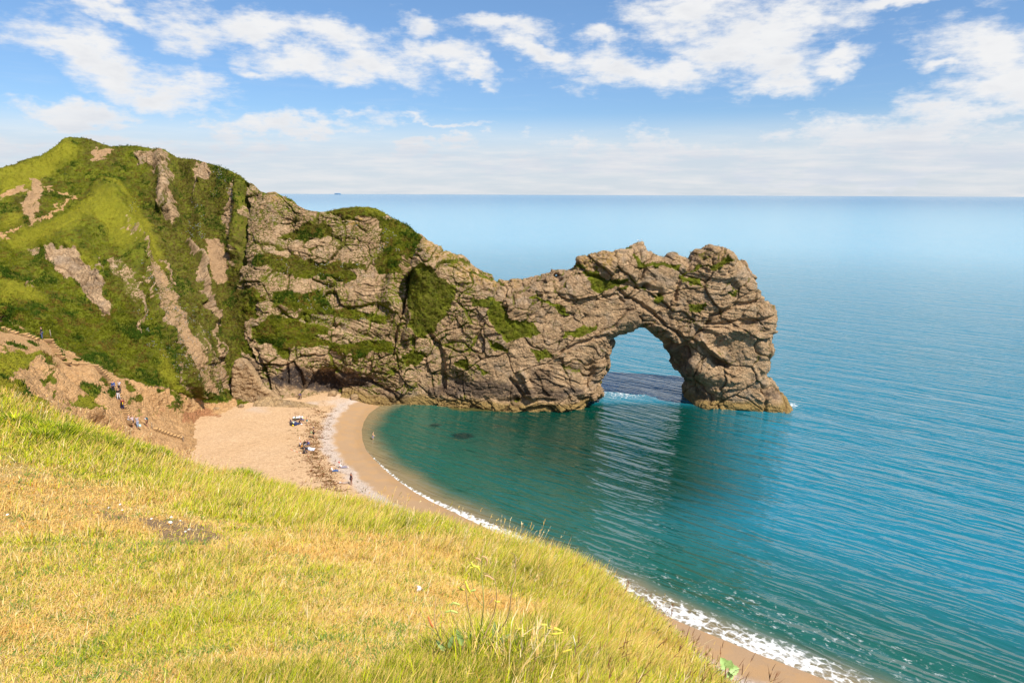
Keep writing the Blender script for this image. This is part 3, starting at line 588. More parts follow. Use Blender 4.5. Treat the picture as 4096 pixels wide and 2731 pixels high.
    vv = vv + n * d[:, None]
    at = dict(veg=veg, earth=earth, dark=dark, ochre=ochre, lichen=lich, bright=bright, crack=crack, tone=tone, brown=LA['brown'])
    make_mesh('natural_arch', vv, F, M_LAND, at, smooth=False, label='rugged tan limestone arch standing in the blue water at the end of the headland', category='rock arch')
    return vv, n, veg
ARCH_LINES = [([(2310,1060),(2350,1095),(2420,1120),(2500,1135),(2570,1150),(2640,1160)], 7, -.8), ([(2480,1165),(2560,1215),(2620,1250),(2660,1300),(2720,1350),(2760,1390)], 6, -1.0),
 ([(2620,1340),(2690,1385),(2770,1362),(2850,1262),(2960,1215),(3060,1200)], 7, -1.1), ([(2800,1380),(2850,1432),(2905,1460)], 9, -1.8), ([(2240,1410),(2330,1372),(2420,1340)], 6, -.8),
 ([(2046,1510),(2095,1590)], 6, -1.0), ([(2080,1490),(2120,1560),(2130,1590)], 10, .9), ([(2350,1195),(2480,1182),(2500,1205)], 5, -.6), ([(3046,1490),(3060,1560),(3065,1640)], 6, -.6),
 ([(2800,1290),(2900,1290),(3000,1280),(3080,1270)], 6, -.8), ([(2960,1300),(3020,1290)], 8, -1.0), ([(2790,1300),(2880,1330),(2950,1320)], 10, .7), ([(2790,1360),(2830,1400),(2880,1430)], 16, 1.3),
 ([(2900,1340),(3000,1330),(3060,1400)], 22, 1.0), ([(2780,1470),(2850,1500),(2950,1520)], 26, .8), ([(1720,1330),(1770,1420),(1760,1560)], 10, -1.2), ([(2560,1010),(2580,1080),(2560,1120)], 6, -.6), ([(2755,1030),(2760,1080),(2720,1120),(2700,1200)], 6, -.7)]
ARCH_DENTS = [(2585,1143,16,9,-1.6), (2640,1180,14,12,-1.3), (2660,1375,30,16,-1.6), (2740,1400,36,26,-2.4), (2875,1446,24,12,-1.8), (2725,1440,30,40,-1.2), (3070,1570,18,22,-1.2), (2360,1500,30,70,-2.0), (2330,1590,20,16,-.8),
 (2840,1590,60,22,-.8), (2100,1600,120,12,-.9), (1800,1520,60,40,-1.4), (2830,1240,30,18,-.6), (2930,1140,22,18,-.8), (2450,1090,60,50,.6), (2880,1020,50,30,.8), (2680,1020,26,14,.6)]
AV, AN, AVEG = build_arch()

# foundations of the smooth leaning slab and the pale ledge at the foot of the cliff
def prism_rock(name, pts, y0, y1, lab, seed, kind='structure', tonev=.6, veg=.1, cat=None):
    pl_ = at_y(np.array([q[0] for q in pts], float), np.array([q[1] for q in pts], float), np.full(len(pts), (y0 + y1) / 2))[:, [0, 2]]
    h = 0.16; x0, z0 = pl_.min(0) - 1; x1, z1 = pl_.max(0) + 1
    xs = np.arange(x0, x1, h); zs = np.arange(z0, z1, h); XX, ZZ = np.meshgrid(xs, zs, indexing='ij')
    o = poly_sd(XX.ravel(), ZZ.ravel(), pl_).reshape(XX.shape)
    t = (y1 - y0) / 2 * (1 - (1 - np.clip(o / (0.5 if tonev < .7 else 2.2), 0, 1)) ** 2) ** .6; keep = o > 0
    ym = (y0 + y1) / 2; V = []; F = []
    # clamp outside vertices onto the outline by moving them in along the gradient
    gx, gz = np.gradient(o, h); g = np.hypot(gx, gz) + 1e-6; out = o < 0
    X2 = np.where(out, XX - o * gx / g ** 1 , XX); Z2 = np.where(out, ZZ - o * gz / g, ZZ)
    near = o > -h * 1.5
    idx = -np.ones(o.shape, int); idx[near] = np.arange(near.sum()); nn = near.sum()
    fr = np.stack([X2[near], ym - t[near], Z2[near]], 1); bk = np.stack([X2[near], ym + t[near] + 0.01, Z2[near]], 1)
    i0 = idx[:-1, :-1]; i1 = idx[1:, :-1]; i2 = idx[1:, 1:]; i3 = idx[:-1, 1:]
    cellok = (i0 >= 0) & (i1 >= 0) & (i2 >= 0) & (i3 >= 0) & ((o[:-1, :-1] > 0) | (o[1:, :-1] > 0) | (o[1:, 1:] > 0) | (o[:-1, 1:] > 0))
    f = np.stack([i0[cellok], i1[cellok], i2[cellok], i3[cellok]], 1)
    V = np.concatenate([fr, bk]); F = np.concatenate([f, f[:, ::-1] + nn])
    V[:, 1] += (fbm(V * .6, 4, seed) - .5) * .8; V[:, 2] += (fbm(V * 1.2, 4, seed + 9) - .5) * (.3 if tonev < .7 else .8)
    V[:, 1] += (fbm(V * np.array([1.2, 1.2, 2.5]), 5, seed + 2, .65) - .5) * .7; n = len(V); z = np.zeros(n)
    c = fbm(V * .8, 3, seed + 4)
    make_mesh(name, V, F, M_LAND, dict(veg=z + veg, earth=z, dark=z, ochre=z + (.4 if tonev > .7 else 0.15), lichen=z, bright=z, crack=sstep(c, .62, .75) * .4, tone=z + tonev), kind=kind, label=lab, category=cat, smooth=False)
prism_rock('cliff_slab', [(930,1480),(940,1440),(955,1434),(985,1436),(1010,1462),(1040,1510),(1060,1545),(1100,1572),(1135,1600),(1140,1660),(960,1660),(925,1560)], 122.6, 124.2, 'smooth grey leaning rock slab at the foot of the cliff', 301)
# ------------------------------------------------------------------ shoreline, beach, water
SHORE_PX = [(1570,1606),(1540,1612),(1505,1632),(1475,1655),(1455,1688),(1447,1720),(1450,1760),(1465,1800),(1492,1832),(1532,1872),(1592,1922),(1655,1965),(1722,2003),(1820,2050)]
SHP = [tuple(at_z(float(a), float(b), 0.0)[:2]) for a, b in SHORE_PX]
SHP = [(-60, 160), (-24, 136)] + SHP + [tuple(at_z(float(a), float(b), 0.0)[:2]) for a, b in [(2600,2430),(2702,2478),(2860,2543),(3036,2616),(3200,2677),(3340,2731)]] + [(45, 36), (75, 12), (120, -60)]
def shore_sd(x, y): return poly_sd(x, y, SHP, closed=False)    # positive out to sea
def beach_z(x, y):
    d = -shore_sd(x, y)
    z = np.where(d < 0, d * 0.14, np.where(d < 10, d * 0.13, 1.3 + (d - 10) * 0.035))
    z = np.where(d > 30, 2.0 + 0 * d, z)
    P = np.stack([x, y, 0 * x], -1).reshape(-1, 3)
    z = z + ((fbm(P * .25, 3, 401) - .5) * .35 + (fbm(P * 1.3, 3, 402) - .5) * .14).reshape(x.shape) * np.clip(d / 6, 0, 1)
    return np.maximum(z, -6)
xs = np.arange(-95, 125, 0.45); ys = np.arange(-50, 150, 0.45); BX, BY = np.meshgrid(xs, ys, indexing='ij')
BZ = beach_z(BX, BY); BD = -shore_sd(BX, BY)
m, nt, bs = material('shingle_and_sand')
co = nt.node('ShaderNodeNewGeometry').outputs['Position']; dd = nt.attr('inland')
nn = nt.noise(co, 0.35, 5, .6); dw = nt.math('ADD', dd, nt.math('MULTIPLY_ADD', nn, 3.0, -1.5))
fine = nt.noise(co, 9.0, 6, .75); peb = nt.vor(co, 9.0, 'F1', 'Color'); pbw = nt.node('ShaderNodeSeparateColor'); nt.put(pbw.inputs[0], peb)
sand = nt.mix(nt.noise(co, .18, 5, .6), (0.60, 0.395, 0.205), (0.70, 0.505, 0.315))
sand = nt.mix(nt.step(fine, .40, .66), sand, (0.40, 0.235, 0.12))
foot = nt.noise(nt.mapping(co, sc=(1, 1.8, 1)), 2.2, 4, .7); sand = nt.mix(nt.math('MULTIPLY', nt.step(foot, .54, .42), .55), sand, (0.38, 0.23, 0.12))
gravel = nt.mix(pbw.outputs[0], (0.34, 0.27, 0.215), (0.60, 0.51, 0.44))
gravel = nt.mix(nt.step(fine, .45, .7), gravel, (0.60, 0.42, 0.28))
c = nt.mix(nt.step(dw, 7.4, 6.0), sand, gravel)
north = nt.step(nt.noise(co, .07, 3, .5), .52, .60); c = nt.mix(nt.math('MULTIPLY', north, nt.math('MULTIPLY', nt.attr('grey'), .7)), c, gravel)
wet = nt.mix(fine, (0.30, 0.185, 0.095), (0.44, 0.29, 0.165)); wetm = nt.step(dw, 5.2, 4.0)
wet = nt.mix(nt.step(nt.noise(co, .5, 5, .6), .45, .6), wet, (0.40, 0.245, 0.12))
c = nt.mix(wetm, c, wet)
nt.put(bs.inputs['Base Color'], c); nt.put(bs.inputs['Roughness'], nt.mix(nt.step(dw, 2.2, 0.6), .9, .42, 'FLOAT')); bs.inputs['Specular IOR Level'].default_value = .3
nt.put(bs.inputs['Normal'], nt.bump(nt.math('ADD', nt.math('MULTIPLY', foot, nt.mix(wetm, 1.0, .1, 'FLOAT')), nt.math('MULTIPLY', fine, .3)), .8, .22))
grey = sstep(BY, 118, 124) + sstep(np.hypot((BX + 42) / 8, (BY - 119) / 3), 1.2, .5)
make_mesh('beach', np.stack([BX, BY, BZ], -1).reshape(-1, 3), grid_faces(len(xs), len(ys)), m, dict(inland=BD.ravel(), grey=np.clip(grey, 0, 1).ravel()), kind='structure', label='curved shingle and sand beach')

# low jagged ledge running out over the sand
_a = at_z(1010., 1612., 2.0)[:2]; _b = at_z(1278., 1617., 2.0)[:2]; nu, nv = 150, 44; U, Vv = np.meshgrid(np.linspace(0, 1, nu), np.linspace(-1, 1, nv), indexing='ij')
ax_ = _b - _a; sd_ = np.array([-ax_[1], ax_[0]]) / np.linalg.norm(ax_); LX = _a[0] + ax_[0] * U + sd_[0] * Vv * (2.0 - 1.1 * U); LY = _a[1] + ax_[1] * U + sd_[1] * Vv * (2.0 - 1.1 * U) + 1.0
_p = np.stack([LX, LY, 0 * LX], -1).reshape(-1, 3); rg = (1 - 2 * np.abs(fbm(_p * np.array([1.1, .5, 1]), 4, 441, .6) - .5)).reshape(LX.shape); st_ = np.floor((LX * .8 + LY * 1.3 + fbm(_p * .5, 2, 442).reshape(LX.shape) * 2) * 1.3); hs_ = hash3(st_.astype(np.int64), st_.astype(np.int64) * 0, st_.astype(np.int64) * 0, 9)
LZ = beach_z(LX, LY) - .25 + (1.9 - 1.45 * U ** .7) * (1 - np.abs(Vv) ** 2.2) * (.35 + .45 * rg + .5 * hs_) * sstep(U, 0, .06) * sstep(U, 1.02, .9)
z_ = np.zeros(LX.size); make_mesh('rock_ledge', np.stack([LX, LY, LZ], -1).reshape(-1, 3), grid_faces(nu, nv), M_LAND, dict(veg=z_, earth=z_, dark=z_, ochre=z_ + .35, lichen=z_, bright=z_, brown=z_, crack=sstep(rg, .8, .6).ravel() * .5, tone=z_ + .9), smooth=False, kind='structure', label='low pale yellow rock ledge running onto the sand')

# water
th = np.radians(np.concatenate([np.linspace(-180, -52, 40, endpoint=False), np.linspace(-52, 52, 720), np.linspace(52, 180, 41)[1:]]))
rr = 1.0 / np.linspace(1 / 22.0, 1 / 1200.0, 620); rr = np.concatenate([[0.5, 8], rr, np.geomspace(1300, 90000, 24)])
WX = np.sin(th)[:, None] * rr[None]; WY = np.cos(th)[:, None] * rr[None]
WS = shore_sd(WX, WY)
pxw, pyw = project(np.stack([WX, WY, 0 * WX], -1))
frontw = WY > 1
foam = np.zeros(WX.shape) ; deepr = np.zeros(WX.shape)
def blob(cx_, cy_, rx, ry, v=1.): return v * np.where(frontw, np.exp(-(((pxw - cx_) / rx) ** 2 + ((pyw - cy_) / ry) ** 2) ** 1.2), 0)
for q in [(2500,1575,110,26,.62),(2640,1560,70,20,.35),(2385,1572,42,22,1.1),(2440,1545,50,18,.8),(2350,1600,30,10,.9),(3165,1622,36,14,.8),(3200,1600,30,10,.4),(1900,1622,90,10,.75),(2000,1630,70,8,.6),(1840,1612,50,5,.7),(2740,1650,20,8,.3),(3000,1652,120,4,.35)]:  # real wash, plus broad blobs that lighten the arch's shadow on the water
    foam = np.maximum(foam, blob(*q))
for q in [(1740,1700,32,8,.9),(1850,1743,52,14,1.),(1990,1705,36,6,.7),(1620,1740,18,5,.3),(2220,1760,60,10,.5),(2000,1745,40,8,.4),(2050,1668,150,12,.5),(2350,1790,90,16,.3)]:
    deepr = np.maximum(deepr, blob(*q))
ledge = blob(1900,1632,130,14,1.) + blob(2050,1638,80,10,.9)

m, nt, bs = material('sea_water')
geo = nt.node('ShaderNodeNewGeometry').outputs['Position']
sd = nt.attr('offshore'); foam_a = nt.attr('foam'); rk = nt.attr('rocks'); lg = nt.attr('ledge'); far = nt.attr('far'); bay = nt.attr('bay')
RZ = math.radians(40)
crest = nt.mapping(geo, rot=(0, 0, -(RZ)), sc=(7.0, 1, 1), typ='TEXTURE')       # long axis along the wave crests
nl = nt.noise(geo, .05, 4, .55)
sdn = nt.math('ADD', sd, nt.math('MULTIPLY', nt.math('MULTIPLY_ADD', nl, 2.0, -1.0), 3.0))
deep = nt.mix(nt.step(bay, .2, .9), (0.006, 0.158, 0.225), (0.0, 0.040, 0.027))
far2 = nt.attr('horizon'); deep = nt.mix(far, deep, (0.21, 0.44, 0.54))  # paler far colour puts the sky's sheen into the water tint
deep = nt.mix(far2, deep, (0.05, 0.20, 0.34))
shl = nt.mix(nt.step(sdn, 6.0, 30.0), (0.010, 0.090, 0.064), deep)
sh2 = nt.mix(nt.step(sdn, .4, 5.0), (0.23, 0.18, 0.095), shl)
colw = nt.mix(nt.math('MULTIPLY', nt.step(nt.math('ADD', rk, nt.math('MULTIPLY_ADD', nt.noise(geo, .9, 4, .6), .6, -.3)), .3, .7), .85), sh2, (0.004, 0.022, 0.022))
colw = nt.mix(nt.step(nt.math('ADD', lg, nt.math('MULTIPLY_ADD', nt.noise(geo, .6, 4, .6), .7, -.35)), .35, .7), colw, (0.09, 0.085, 0.028))
# breaking foam
fn = nt.noise(nt.mapping(geo, rot=(0, 0, -(RZ)), sc=(1.667, 1, 1), typ='TEXTURE'), 1.7, 8, .72); lace = nt.vor(nt.vadd(geo, nt.vscale(nt.noise(geo, 1.5, 3, out=1), .7)), 1.1, 'DISTANCE_TO_EDGE')
surf = nt.attr('surf')
fw = nt.math('MULTIPLY', nt.step(lace, .22, .02), .35)
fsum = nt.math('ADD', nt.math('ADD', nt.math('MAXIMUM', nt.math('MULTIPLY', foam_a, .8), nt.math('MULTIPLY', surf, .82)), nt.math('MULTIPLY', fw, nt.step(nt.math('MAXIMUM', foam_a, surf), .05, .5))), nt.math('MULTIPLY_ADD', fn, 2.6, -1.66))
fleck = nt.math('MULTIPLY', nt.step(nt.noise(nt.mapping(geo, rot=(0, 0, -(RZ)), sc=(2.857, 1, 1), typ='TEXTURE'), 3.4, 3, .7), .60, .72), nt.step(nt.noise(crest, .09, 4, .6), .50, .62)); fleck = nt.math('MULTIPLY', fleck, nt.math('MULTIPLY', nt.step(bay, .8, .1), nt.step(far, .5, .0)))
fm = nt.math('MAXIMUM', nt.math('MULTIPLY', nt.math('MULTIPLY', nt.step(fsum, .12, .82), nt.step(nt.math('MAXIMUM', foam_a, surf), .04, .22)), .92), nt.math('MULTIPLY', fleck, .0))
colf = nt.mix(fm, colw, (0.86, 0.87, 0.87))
nt.put(bs.inputs['Base Color'], colf); nt.put(bs.inputs['Roughness'], nt.mix(fm, nt.mix(far, .08, .17, 'FLOAT'), .8, 'FLOAT'))
bs.inputs['IOR'].default_value = 1.8
swell = nt.math('SUBTRACT', 1.0, nt.math('ABSOLUTE', nt.math('MULTIPLY_ADD', nt.noise(crest, .15, 1.5, .5, .3), 3.2, -1.6))); chop = nt.math('SUBTRACT', 1.0, nt.math('ABSOLUTE', nt.math('MULTIPLY_ADD', nt.noise(nt.mapping(geo, rot=(0, 0, -(RZ)), sc=(5.0, 1, 1), typ='TEXTURE'), .50, 2, .5, .3), 3.4, -1.7))); rip = nt.noise(nt.mapping(geo, rot=(0, 0, -(math.radians(30))), sc=(2.857, 1, 1), typ='TEXTURE'), 1.5, 2, .5)
gust = nt.math('MULTIPLY_ADD', nt.noise(nt.mapping(geo, rot=(0, 0, -(RZ)), sc=(2.500, 1, 1), typ='TEXTURE'), .035, 4, .6), 1.2, .4)
calm = nt.mix(nt.step(bay, .1, .9), 1.0, .55, 'FLOAT')
hgt = nt.math('ADD', nt.math('MULTIPLY', swell, .42), nt.math('MULTIPLY', nt.math('ADD', nt.math('MULTIPLY', chop, .29), nt.math('MULTIPLY', rip, .17)), gust))
hgt = nt.math('MULTIPLY', hgt, nt.math('MULTIPLY', calm, nt.mix(far2, nt.mix(far, 1.0, .40, 'FLOAT'), 1.1, 'FLOAT')))
nt.put(bs.inputs['Normal'], nt.bump(hgt, 1.0, 1.25, None))
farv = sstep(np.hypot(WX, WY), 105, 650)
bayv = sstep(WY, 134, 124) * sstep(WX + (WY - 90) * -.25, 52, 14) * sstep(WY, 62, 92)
# surf strip: wide at the near beach, thin in the bay
along = sstep(WY, 92, 62); wd = 0.38 + 3.0 * along; brk = sstep(WY, 106, 99)
surf = np.exp(-((WS - 0.25 * wd) / (wd * .62)) ** 2) * (0.12 + .88 * brk) * (WS > -1.5); nzs = fbm(np.stack([WX.ravel() * .16, WY.ravel() * .16, 0 * WX.ravel()], 1), 3, 431).reshape(WX.shape); surf = surf * (.35 + 1.25 * nzs); surf = np.maximum(surf, .33 * np.exp(-((WS - 1.9 * wd) / (wd * 1.7)) ** 2) * along)
surf *= 1 - .55 * sstep(WY, 60, 75) * sstep(WY, 86, 76) * 0
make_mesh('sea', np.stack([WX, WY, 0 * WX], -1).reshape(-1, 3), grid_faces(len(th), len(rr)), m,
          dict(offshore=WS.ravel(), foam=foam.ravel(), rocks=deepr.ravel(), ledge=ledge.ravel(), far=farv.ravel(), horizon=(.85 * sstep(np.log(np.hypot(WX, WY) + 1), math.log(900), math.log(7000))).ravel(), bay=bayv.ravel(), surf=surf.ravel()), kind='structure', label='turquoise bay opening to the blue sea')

# ------------------------------------------------------------------ foreground slope
EDGE_PX = [(-500,1470,34),(-200,1520,31),(0,1580,28),(250,1690,26.5),(500,1775,25.5),(750,1880,24.5),(1000,1925,23),(1250,1995,20.5),(1500,2045,18),(1750,2130,15.2),(2000,2190,12.5),(2200,2280,10.3),(2400,2440,8.5),(2560,2600,7.1),(2680,2740,6.2),(2760,2880,5.4)]
_e = np.array(EDGE_PX, float); EP = at_y(_e[:, 0], _e[:, 1], _e[:, 2])
INP = [(0,2731,3.4),(600,2731,3.0),(1200,2731,2.75),(2048,2731,2.6),(2600,2731,3.2),(0,2400,5.2),(600,2400,5.2),(1200,2450,4.8),(1800,2500,4.3),(2300,2600,4.2),(0,2100,9.3),(600,2150,8.8),(1200,2200,8.2),(1700,2300,7.4),(2100,2400,6.2),(0,1850,15.5),(500,1950,14.5),(1000,2050,12.8),(1500,2150,11.0)]
_i = np.array(INP, float); IP = at_y(_i[:, 0], _i[:, 1], _i[:, 2])
XP = np.array([(0,0,38.3),(-6,0,38.6),(6,0,37.6),(-15,2,38.6),(14,0,36.2),(0,-15,41.5),(-20,-20,43.5),(25,-20,40),(-40,5,39),(-60,30,38)], float)
ALLP = np.concatenate([EP, IP, XP])
_tf = tps(ALLP[:, :2] / 20.0, ALLP[:, 2], 1e-3)
EDGE = [tuple(EP[0, :2] + (EP[0, :2] - EP[1, :2]) * 3)] + [tuple(q) for q in EP[:, :2]] + [tuple(EP[-1, :2] + np.array([.6, -5.0])), (12, -30)]
def fg_z(x, y):
    x = np.asarray(x, float); y = np.asarray(y, float)
    s = poly_sd(x, y, EDGE, closed=False)
    base = _tf(np.stack([x, y], -1) / 20.0)
    sp = np.maximum(s, 0); drop = np.where(sp < 3, sp * sp * 0.22, 1.98 + (sp - 3) * 1.32)
    P = np.stack([x, y, 0 * x], -1).reshape(-1, 3)
    b = ((fbm(P * .5, 4, 501) - .5) * .30 + (fbm(P * 2.5, 3, 502) - .5) * .07).reshape(x.shape)
    return base - drop + b * np.clip(np.hypot(x, y) / 6, .2, 1)
th = np.radians(np.concatenate([np.linspace(-150, -44, 60, endpoint=False), np.linspace(-44, 40, 420), np.linspace(40, 150, 60)[1:]]))
r = np.geomspace(0.6, 95, 300)
FX = np.sin(th)[:, None] * r[None]; FY = np.cos(th)[:, None] * r[None]; FZ = fg_z(FX, FY); FZ = np.maximum(FZ, -3 - 0 * FZ)
m, nt, bs = material('dry_turf')
co = nt.node('ShaderNodeNewGeometry').outputs['Position']
a = nt.noise(co, 1.1, 6, .65); b = nt.noise(co, 14.0, 6, .75); cc = nt.noise(nt.mapping(co, sc=(1, .5, 1)), 60, 3, .7)
c = nt.mix(nt.step(a, .35, .65), (0.43, 0.27, 0.085), (0.55, 0.36, 0.15)); c = nt.mix(nt.step(b, .45, .7), c, (0.26, 0.20, 0.035)); c = nt.mix(nt.math('MULTIPLY', nt.step(cc, .5, .75), .6), c, (0.62, 0.46, 0.24))
c = nt.mix(nt.attr('lush'), c, nt.mix(b, (0.13, 0.13, 0.012), (0.26, 0.22, 0.03)))
c = nt.mix(nt.attr('bare'), c, nt.mix(b, (0.19, 0.115, 0.06), (0.36, 0.24, 0.13)))
nt.put(bs.inputs['Base Color'], c); bs.inputs['Roughness'].default_value = .95; bs.inputs['Specular IOR Level'].default_value = .1
nt.put(bs.inputs['Normal'], nt.bump(nt.math('ADD', b, nt.math('MULTIPLY', cc, .5)), 1.0, .03))
# zones of the slope, decided by where the ground point sits in the photograph
LUSH = [[(-600,1300),(0,1500),(500,1700),(1000,1850),(1500,1980),(2000,2080),(2400,2300),(3100,2800),(2700,2900),(2500,2700),(2300,2500),(2100,2350),(1700,2210),(1200,2120),(900,2060),(500,1960),(0,1830),(-600,1750)],
        [(1500,2731),(1650,2560),(1900,2480),(2250,2500),(2500,2640),(2700,3000),(1400,3000)], [(700,2731),(900,2690),(1300,2660),(1400,2900),(700,2900)]]
BARE = [([(560,2050),(700,2085),(860,2120),(900,2160),(820,2195),(700,2185),(600,2120)], 1.), ([(290,1990),(400,2020),(380,2035),(300,2010)], .5), ([(420,2030),(520,2040),(560,2070),(500,2085),(420,2060)], .8), ([(880,2180),(960,2190),(900,2200)], .4), ([(2380,2440),(2440,2470),(2420,2500)], .4), ([(0,2530),(110,2540),(60,2570)], .3), ([(760,2520),(840,2525),(800,2545)], .5)]
def fg_zones(P):
    px, py = project(P); n1_ = (fbm(P * .6, 3, 601) - .5) * 240; n2_ = (fbm(P * .6 + 50, 3, 602) - .5) * 240; k = np.clip((py - 1500) / 900, .3, 1.)
    lush = np.zeros(px.shape)
    for q in LUSH: lush = np.maximum(lush, pmask(px + n1_ * k, py + n2_ * k, q, 60))
    bare = np.zeros(px.shape)
    for q, v in BARE: bare = np.maximum(bare, pmask(px + n1_ * .45, py + n2_ * .3, q, 12) * v)
    ok = P[:, 1] > .5
    return np.where(ok, lush, .3), np.where(ok, bare, 0)
FP = np.stack([FX, FY, FZ], -1).reshape(-1, 3); lu, ba = fg_zones(FP)
make_mesh('grassy_slope', FP, grid_faces(len(th), len(r)), m, dict(lush=lu, bare=ba), kind='structure', label='sunlit dry grass slope in the foreground')
# ------------------------------------------------------------------ grass and small plants
def leaf_mat(name, trans=.3, rough=.6):
    m = bpy.data.materials.new(name); m.use_nodes = True; nt = NT(m.node_tree); nt.n.clear()
    g = nt.node('ShaderNodeNewGeometry').outputs['Normal']; nn_ = nt.vadd(nt.vscale(g, .45), (0.0, 0.0, .75)); c = nt.attr('tint', 'Color'); d = nt.node('ShaderNodeBsdfDiffuse'); t = nt.node('ShaderNodeBsdfTranslucent'); nt.put(d.inputs[0], c); nt.put(t.inputs[0], c); nz = nt.node('ShaderNodeVectorMath', operation='NORMALIZE'); nt.put(nz.inputs[0], nn_); nt.put(d.inputs['Normal'], nz.outputs[0])
    mx = nt.node('ShaderNodeMixShader'); mx.inputs[0].default_value = trans; nt.l.new(d.outputs[0], mx.inputs[1]); nt.l.new(t.outputs[0], mx.inputs[2])
    o = nt.node('ShaderNodeOutputMaterial'); nt.l.new(mx.outputs[0], o.inputs[0]); return m
M_LEAF = leaf_mat('grass_blades')
def blades(name, base, h, w_, lean, azl, bend, col, tip, lab, mat=M_LEAF, kind='stuff', up=None, flat_tip=.18):
    """one mesh of ribbon blades: base (n,3), height, width, lean (rad), lean azimuth, bend"""
    n = len(base); up = np.array([0, 0, 1.0]) if up is None else up
    dirh = np.stack([np.sin(azl), np.cos(azl), 0 * azl], 1); fa = rng.uniform(0, np.pi, n)
    side = np.stack([np.cos(fa), np.sin(fa), 0 * fa], 1)
    L1 = lean; L2 = np.clip(lean + bend, -1.5, 1.7)
    p1 = base + (up * np.cos(L1)[:, None] + dirh * np.sin(L1)[:, None]) * (h * .5)[:, None]
    p2 = p1 + (up * np.cos(L2)[:, None] + dirh * np.sin(L2)[:, None]) * (h * .5)[:, None]
    sw = side * (w_ * .5)[:, None]
    V = np.stack([base - sw, base + sw, p1 - sw * .8, p1 + sw * .8, p2 - sw * flat_tip, p2 + sw * flat_tip], 1).reshape(-1, 3)
    i = np.arange(n)[:, None] * 6; F = np.concatenate([i + np.array([0, 1, 3, 2]), i + np.array([2, 3, 5, 4])], 0)
    C = np.stack([col, col, (col + tip) / 2, (col + tip) / 2, tip, tip], 1).reshape(-1, 3)
    return make_mesh(name, V, F, mat, None, dict(tint=C), smooth=False, kind=kind, label=lab)
PAL = {k: np.array(v) for k, v in dict(straw=(.82,.57,.18), tan=(.68,.42,.14), pale=(.84,.66,.36), green=(.22,.29,.02), ygreen=(.52,.55,.02), dark=(.07,.12,.01), orange=(.60,.28,.05), olive=(.28,.25,.025)).items()}
def pick(keys, probs, n):
    A = np.stack([PAL[k] for k in keys]); p = np.asarray(probs, float); return A[rng.choice(len(keys), n, p=p / p.sum())]
# sample the slope evenly as seen from where the photographer stands, so near turf and far turf get blades in proportion to their size
def slope_points(n, over=0.0, bias=1.0):
    sel = np.where((th > np.radians(-43)) & (th < np.radians(27)))[0]; j = rng.choice(sel, n); t = th[j] + rng.uniform(-.5, .5, n) * np.radians(84 / 420)
    rad = np.zeros(n); tj = rng.uniform(0, 1, n) ** bias
    for c_ in sel:
        mk = j == c_
        if not mk.any(): continue
        P = np.stack([FX[c_], FY[c_], FZ[c_]], 1); s = poly_sd(FX[c_], FY[c_], EDGE, closed=False); ok = (s < over) & (r > 1.5); k_ = np.where(ok)[0]
        if len(k_) < 5: continue
        _, py = project(P[k_]); py = np.minimum.accumulate(py); lo, hi = py[-1], min(py[0], 2900)
        rad[mk] = np.interp(-(lo + (hi - lo) * tj[mk]), -py + np.arange(len(py)) * 1e-6, r[k_])
    ok = rad > 1.5; t = t[ok]; rad = rad[ok]; x = np.sin(t) * rad; y = np.cos(t) * rad
    return np.stack([x, y, fg_z(x, y)], 1), rad
NB = 620000
P, rad = slope_points(NB, .8, 1.15)
lush, bare = fg_zones(P); px, py = project(P); sdE = poly_sd(P[:, 0], P[:, 1], EDGE, closed=False)
clump = fbm(P * np.array([1.6, 1.6, 0.]), 3, 701); cl2 = fbm(P * np.array([.5, .5, 0.]), 3, 702)
keep = rng.uniform(0, 1, len(P)) > bare * .8
P, rad, lush, px, py, sdE, clump, cl2 = [a[keep] for a in (P, rad, lush, px, py, sdE, clump, cl2)]; n = len(P)
lushn = np.clip(lush + (clump - .5) * 1.2, 0, 1); tall = lushn * sstep(-sdE, 9, .5) * .7 + lushn * .22
tall = np.maximum(tall, sstep(clump, .66, .78) * .5)
u = rng.uniform(0, 1, n)
h = (0.02 + .06 * u ** 2) * (1 - tall) + (0.14 + .30 * u) * tall * np.clip(rad / 11, .42, 1.)
h *= np.clip(rad / 5, .75, 1.25)
w_ = np.maximum(.0022 + .0018 * rng.uniform(0, 1, n), rad * (.0006 + .0006 * rng.uniform(0, 1, n)))
lean = np.abs(rng.normal(0, .55, n)) * (1 - .55 * tall) + .12 * tall; lean = np.where(rng.uniform(0, 1, n) < .5 * (1 - tall), rng.uniform(1.1, 1.5, n), lean)
azl = np.where(rng.uniform(0, 1, n) < .5 + .3 * tall, rng.normal(1.35, .6, n), rng.uniform(0, 6.28, n)); bend = np.abs(rng.normal(.45, .35, n))
dry = pick(['straw', 'tan', 'pale', 'orange', 'ygreen', 'green', 'olive'], [32, 22, 16, 6, 13, 6, 5], n)
grn = pick(['ygreen', 'green', 'straw', 'dark', 'orange', 'pale', 'olive'], [48, 20, 12, 4, 4, 6, 6], n)
drk = pick(['green', 'dark', 'olive', 'ygreen'], [40, 22, 20, 18], n)
gm = np.clip(lushn * 1.05 + (cl2 - .5) * 1.8 + sstep(cl2, .54, .64) * .4, 0, 1)
col = np.where((rng.uniform(0, 1, n) < gm)[:, None], grn, dry); dk = sstep(fbm(P * np.array([.9, .9, 0.]), 3, 711), .56, .66) * lushn
col = np.where((rng.uniform(0, 1, n) < dk * .8)[:, None], drk, col)
rightm = sstep(px, 1900, 2500) * (lush > .4); col = np.where((rng.uniform(0, 1, n) < rightm * .05)[:, None], PAL['orange'], col)
dp = sstep(cl2, .47, .38) * (1 - lushn); col = np.where((rng.uniform(0, 1, n) < dp * .7)[:, None], pick(['tan', 'orange', 'straw'], [50, 20, 30], n), col)
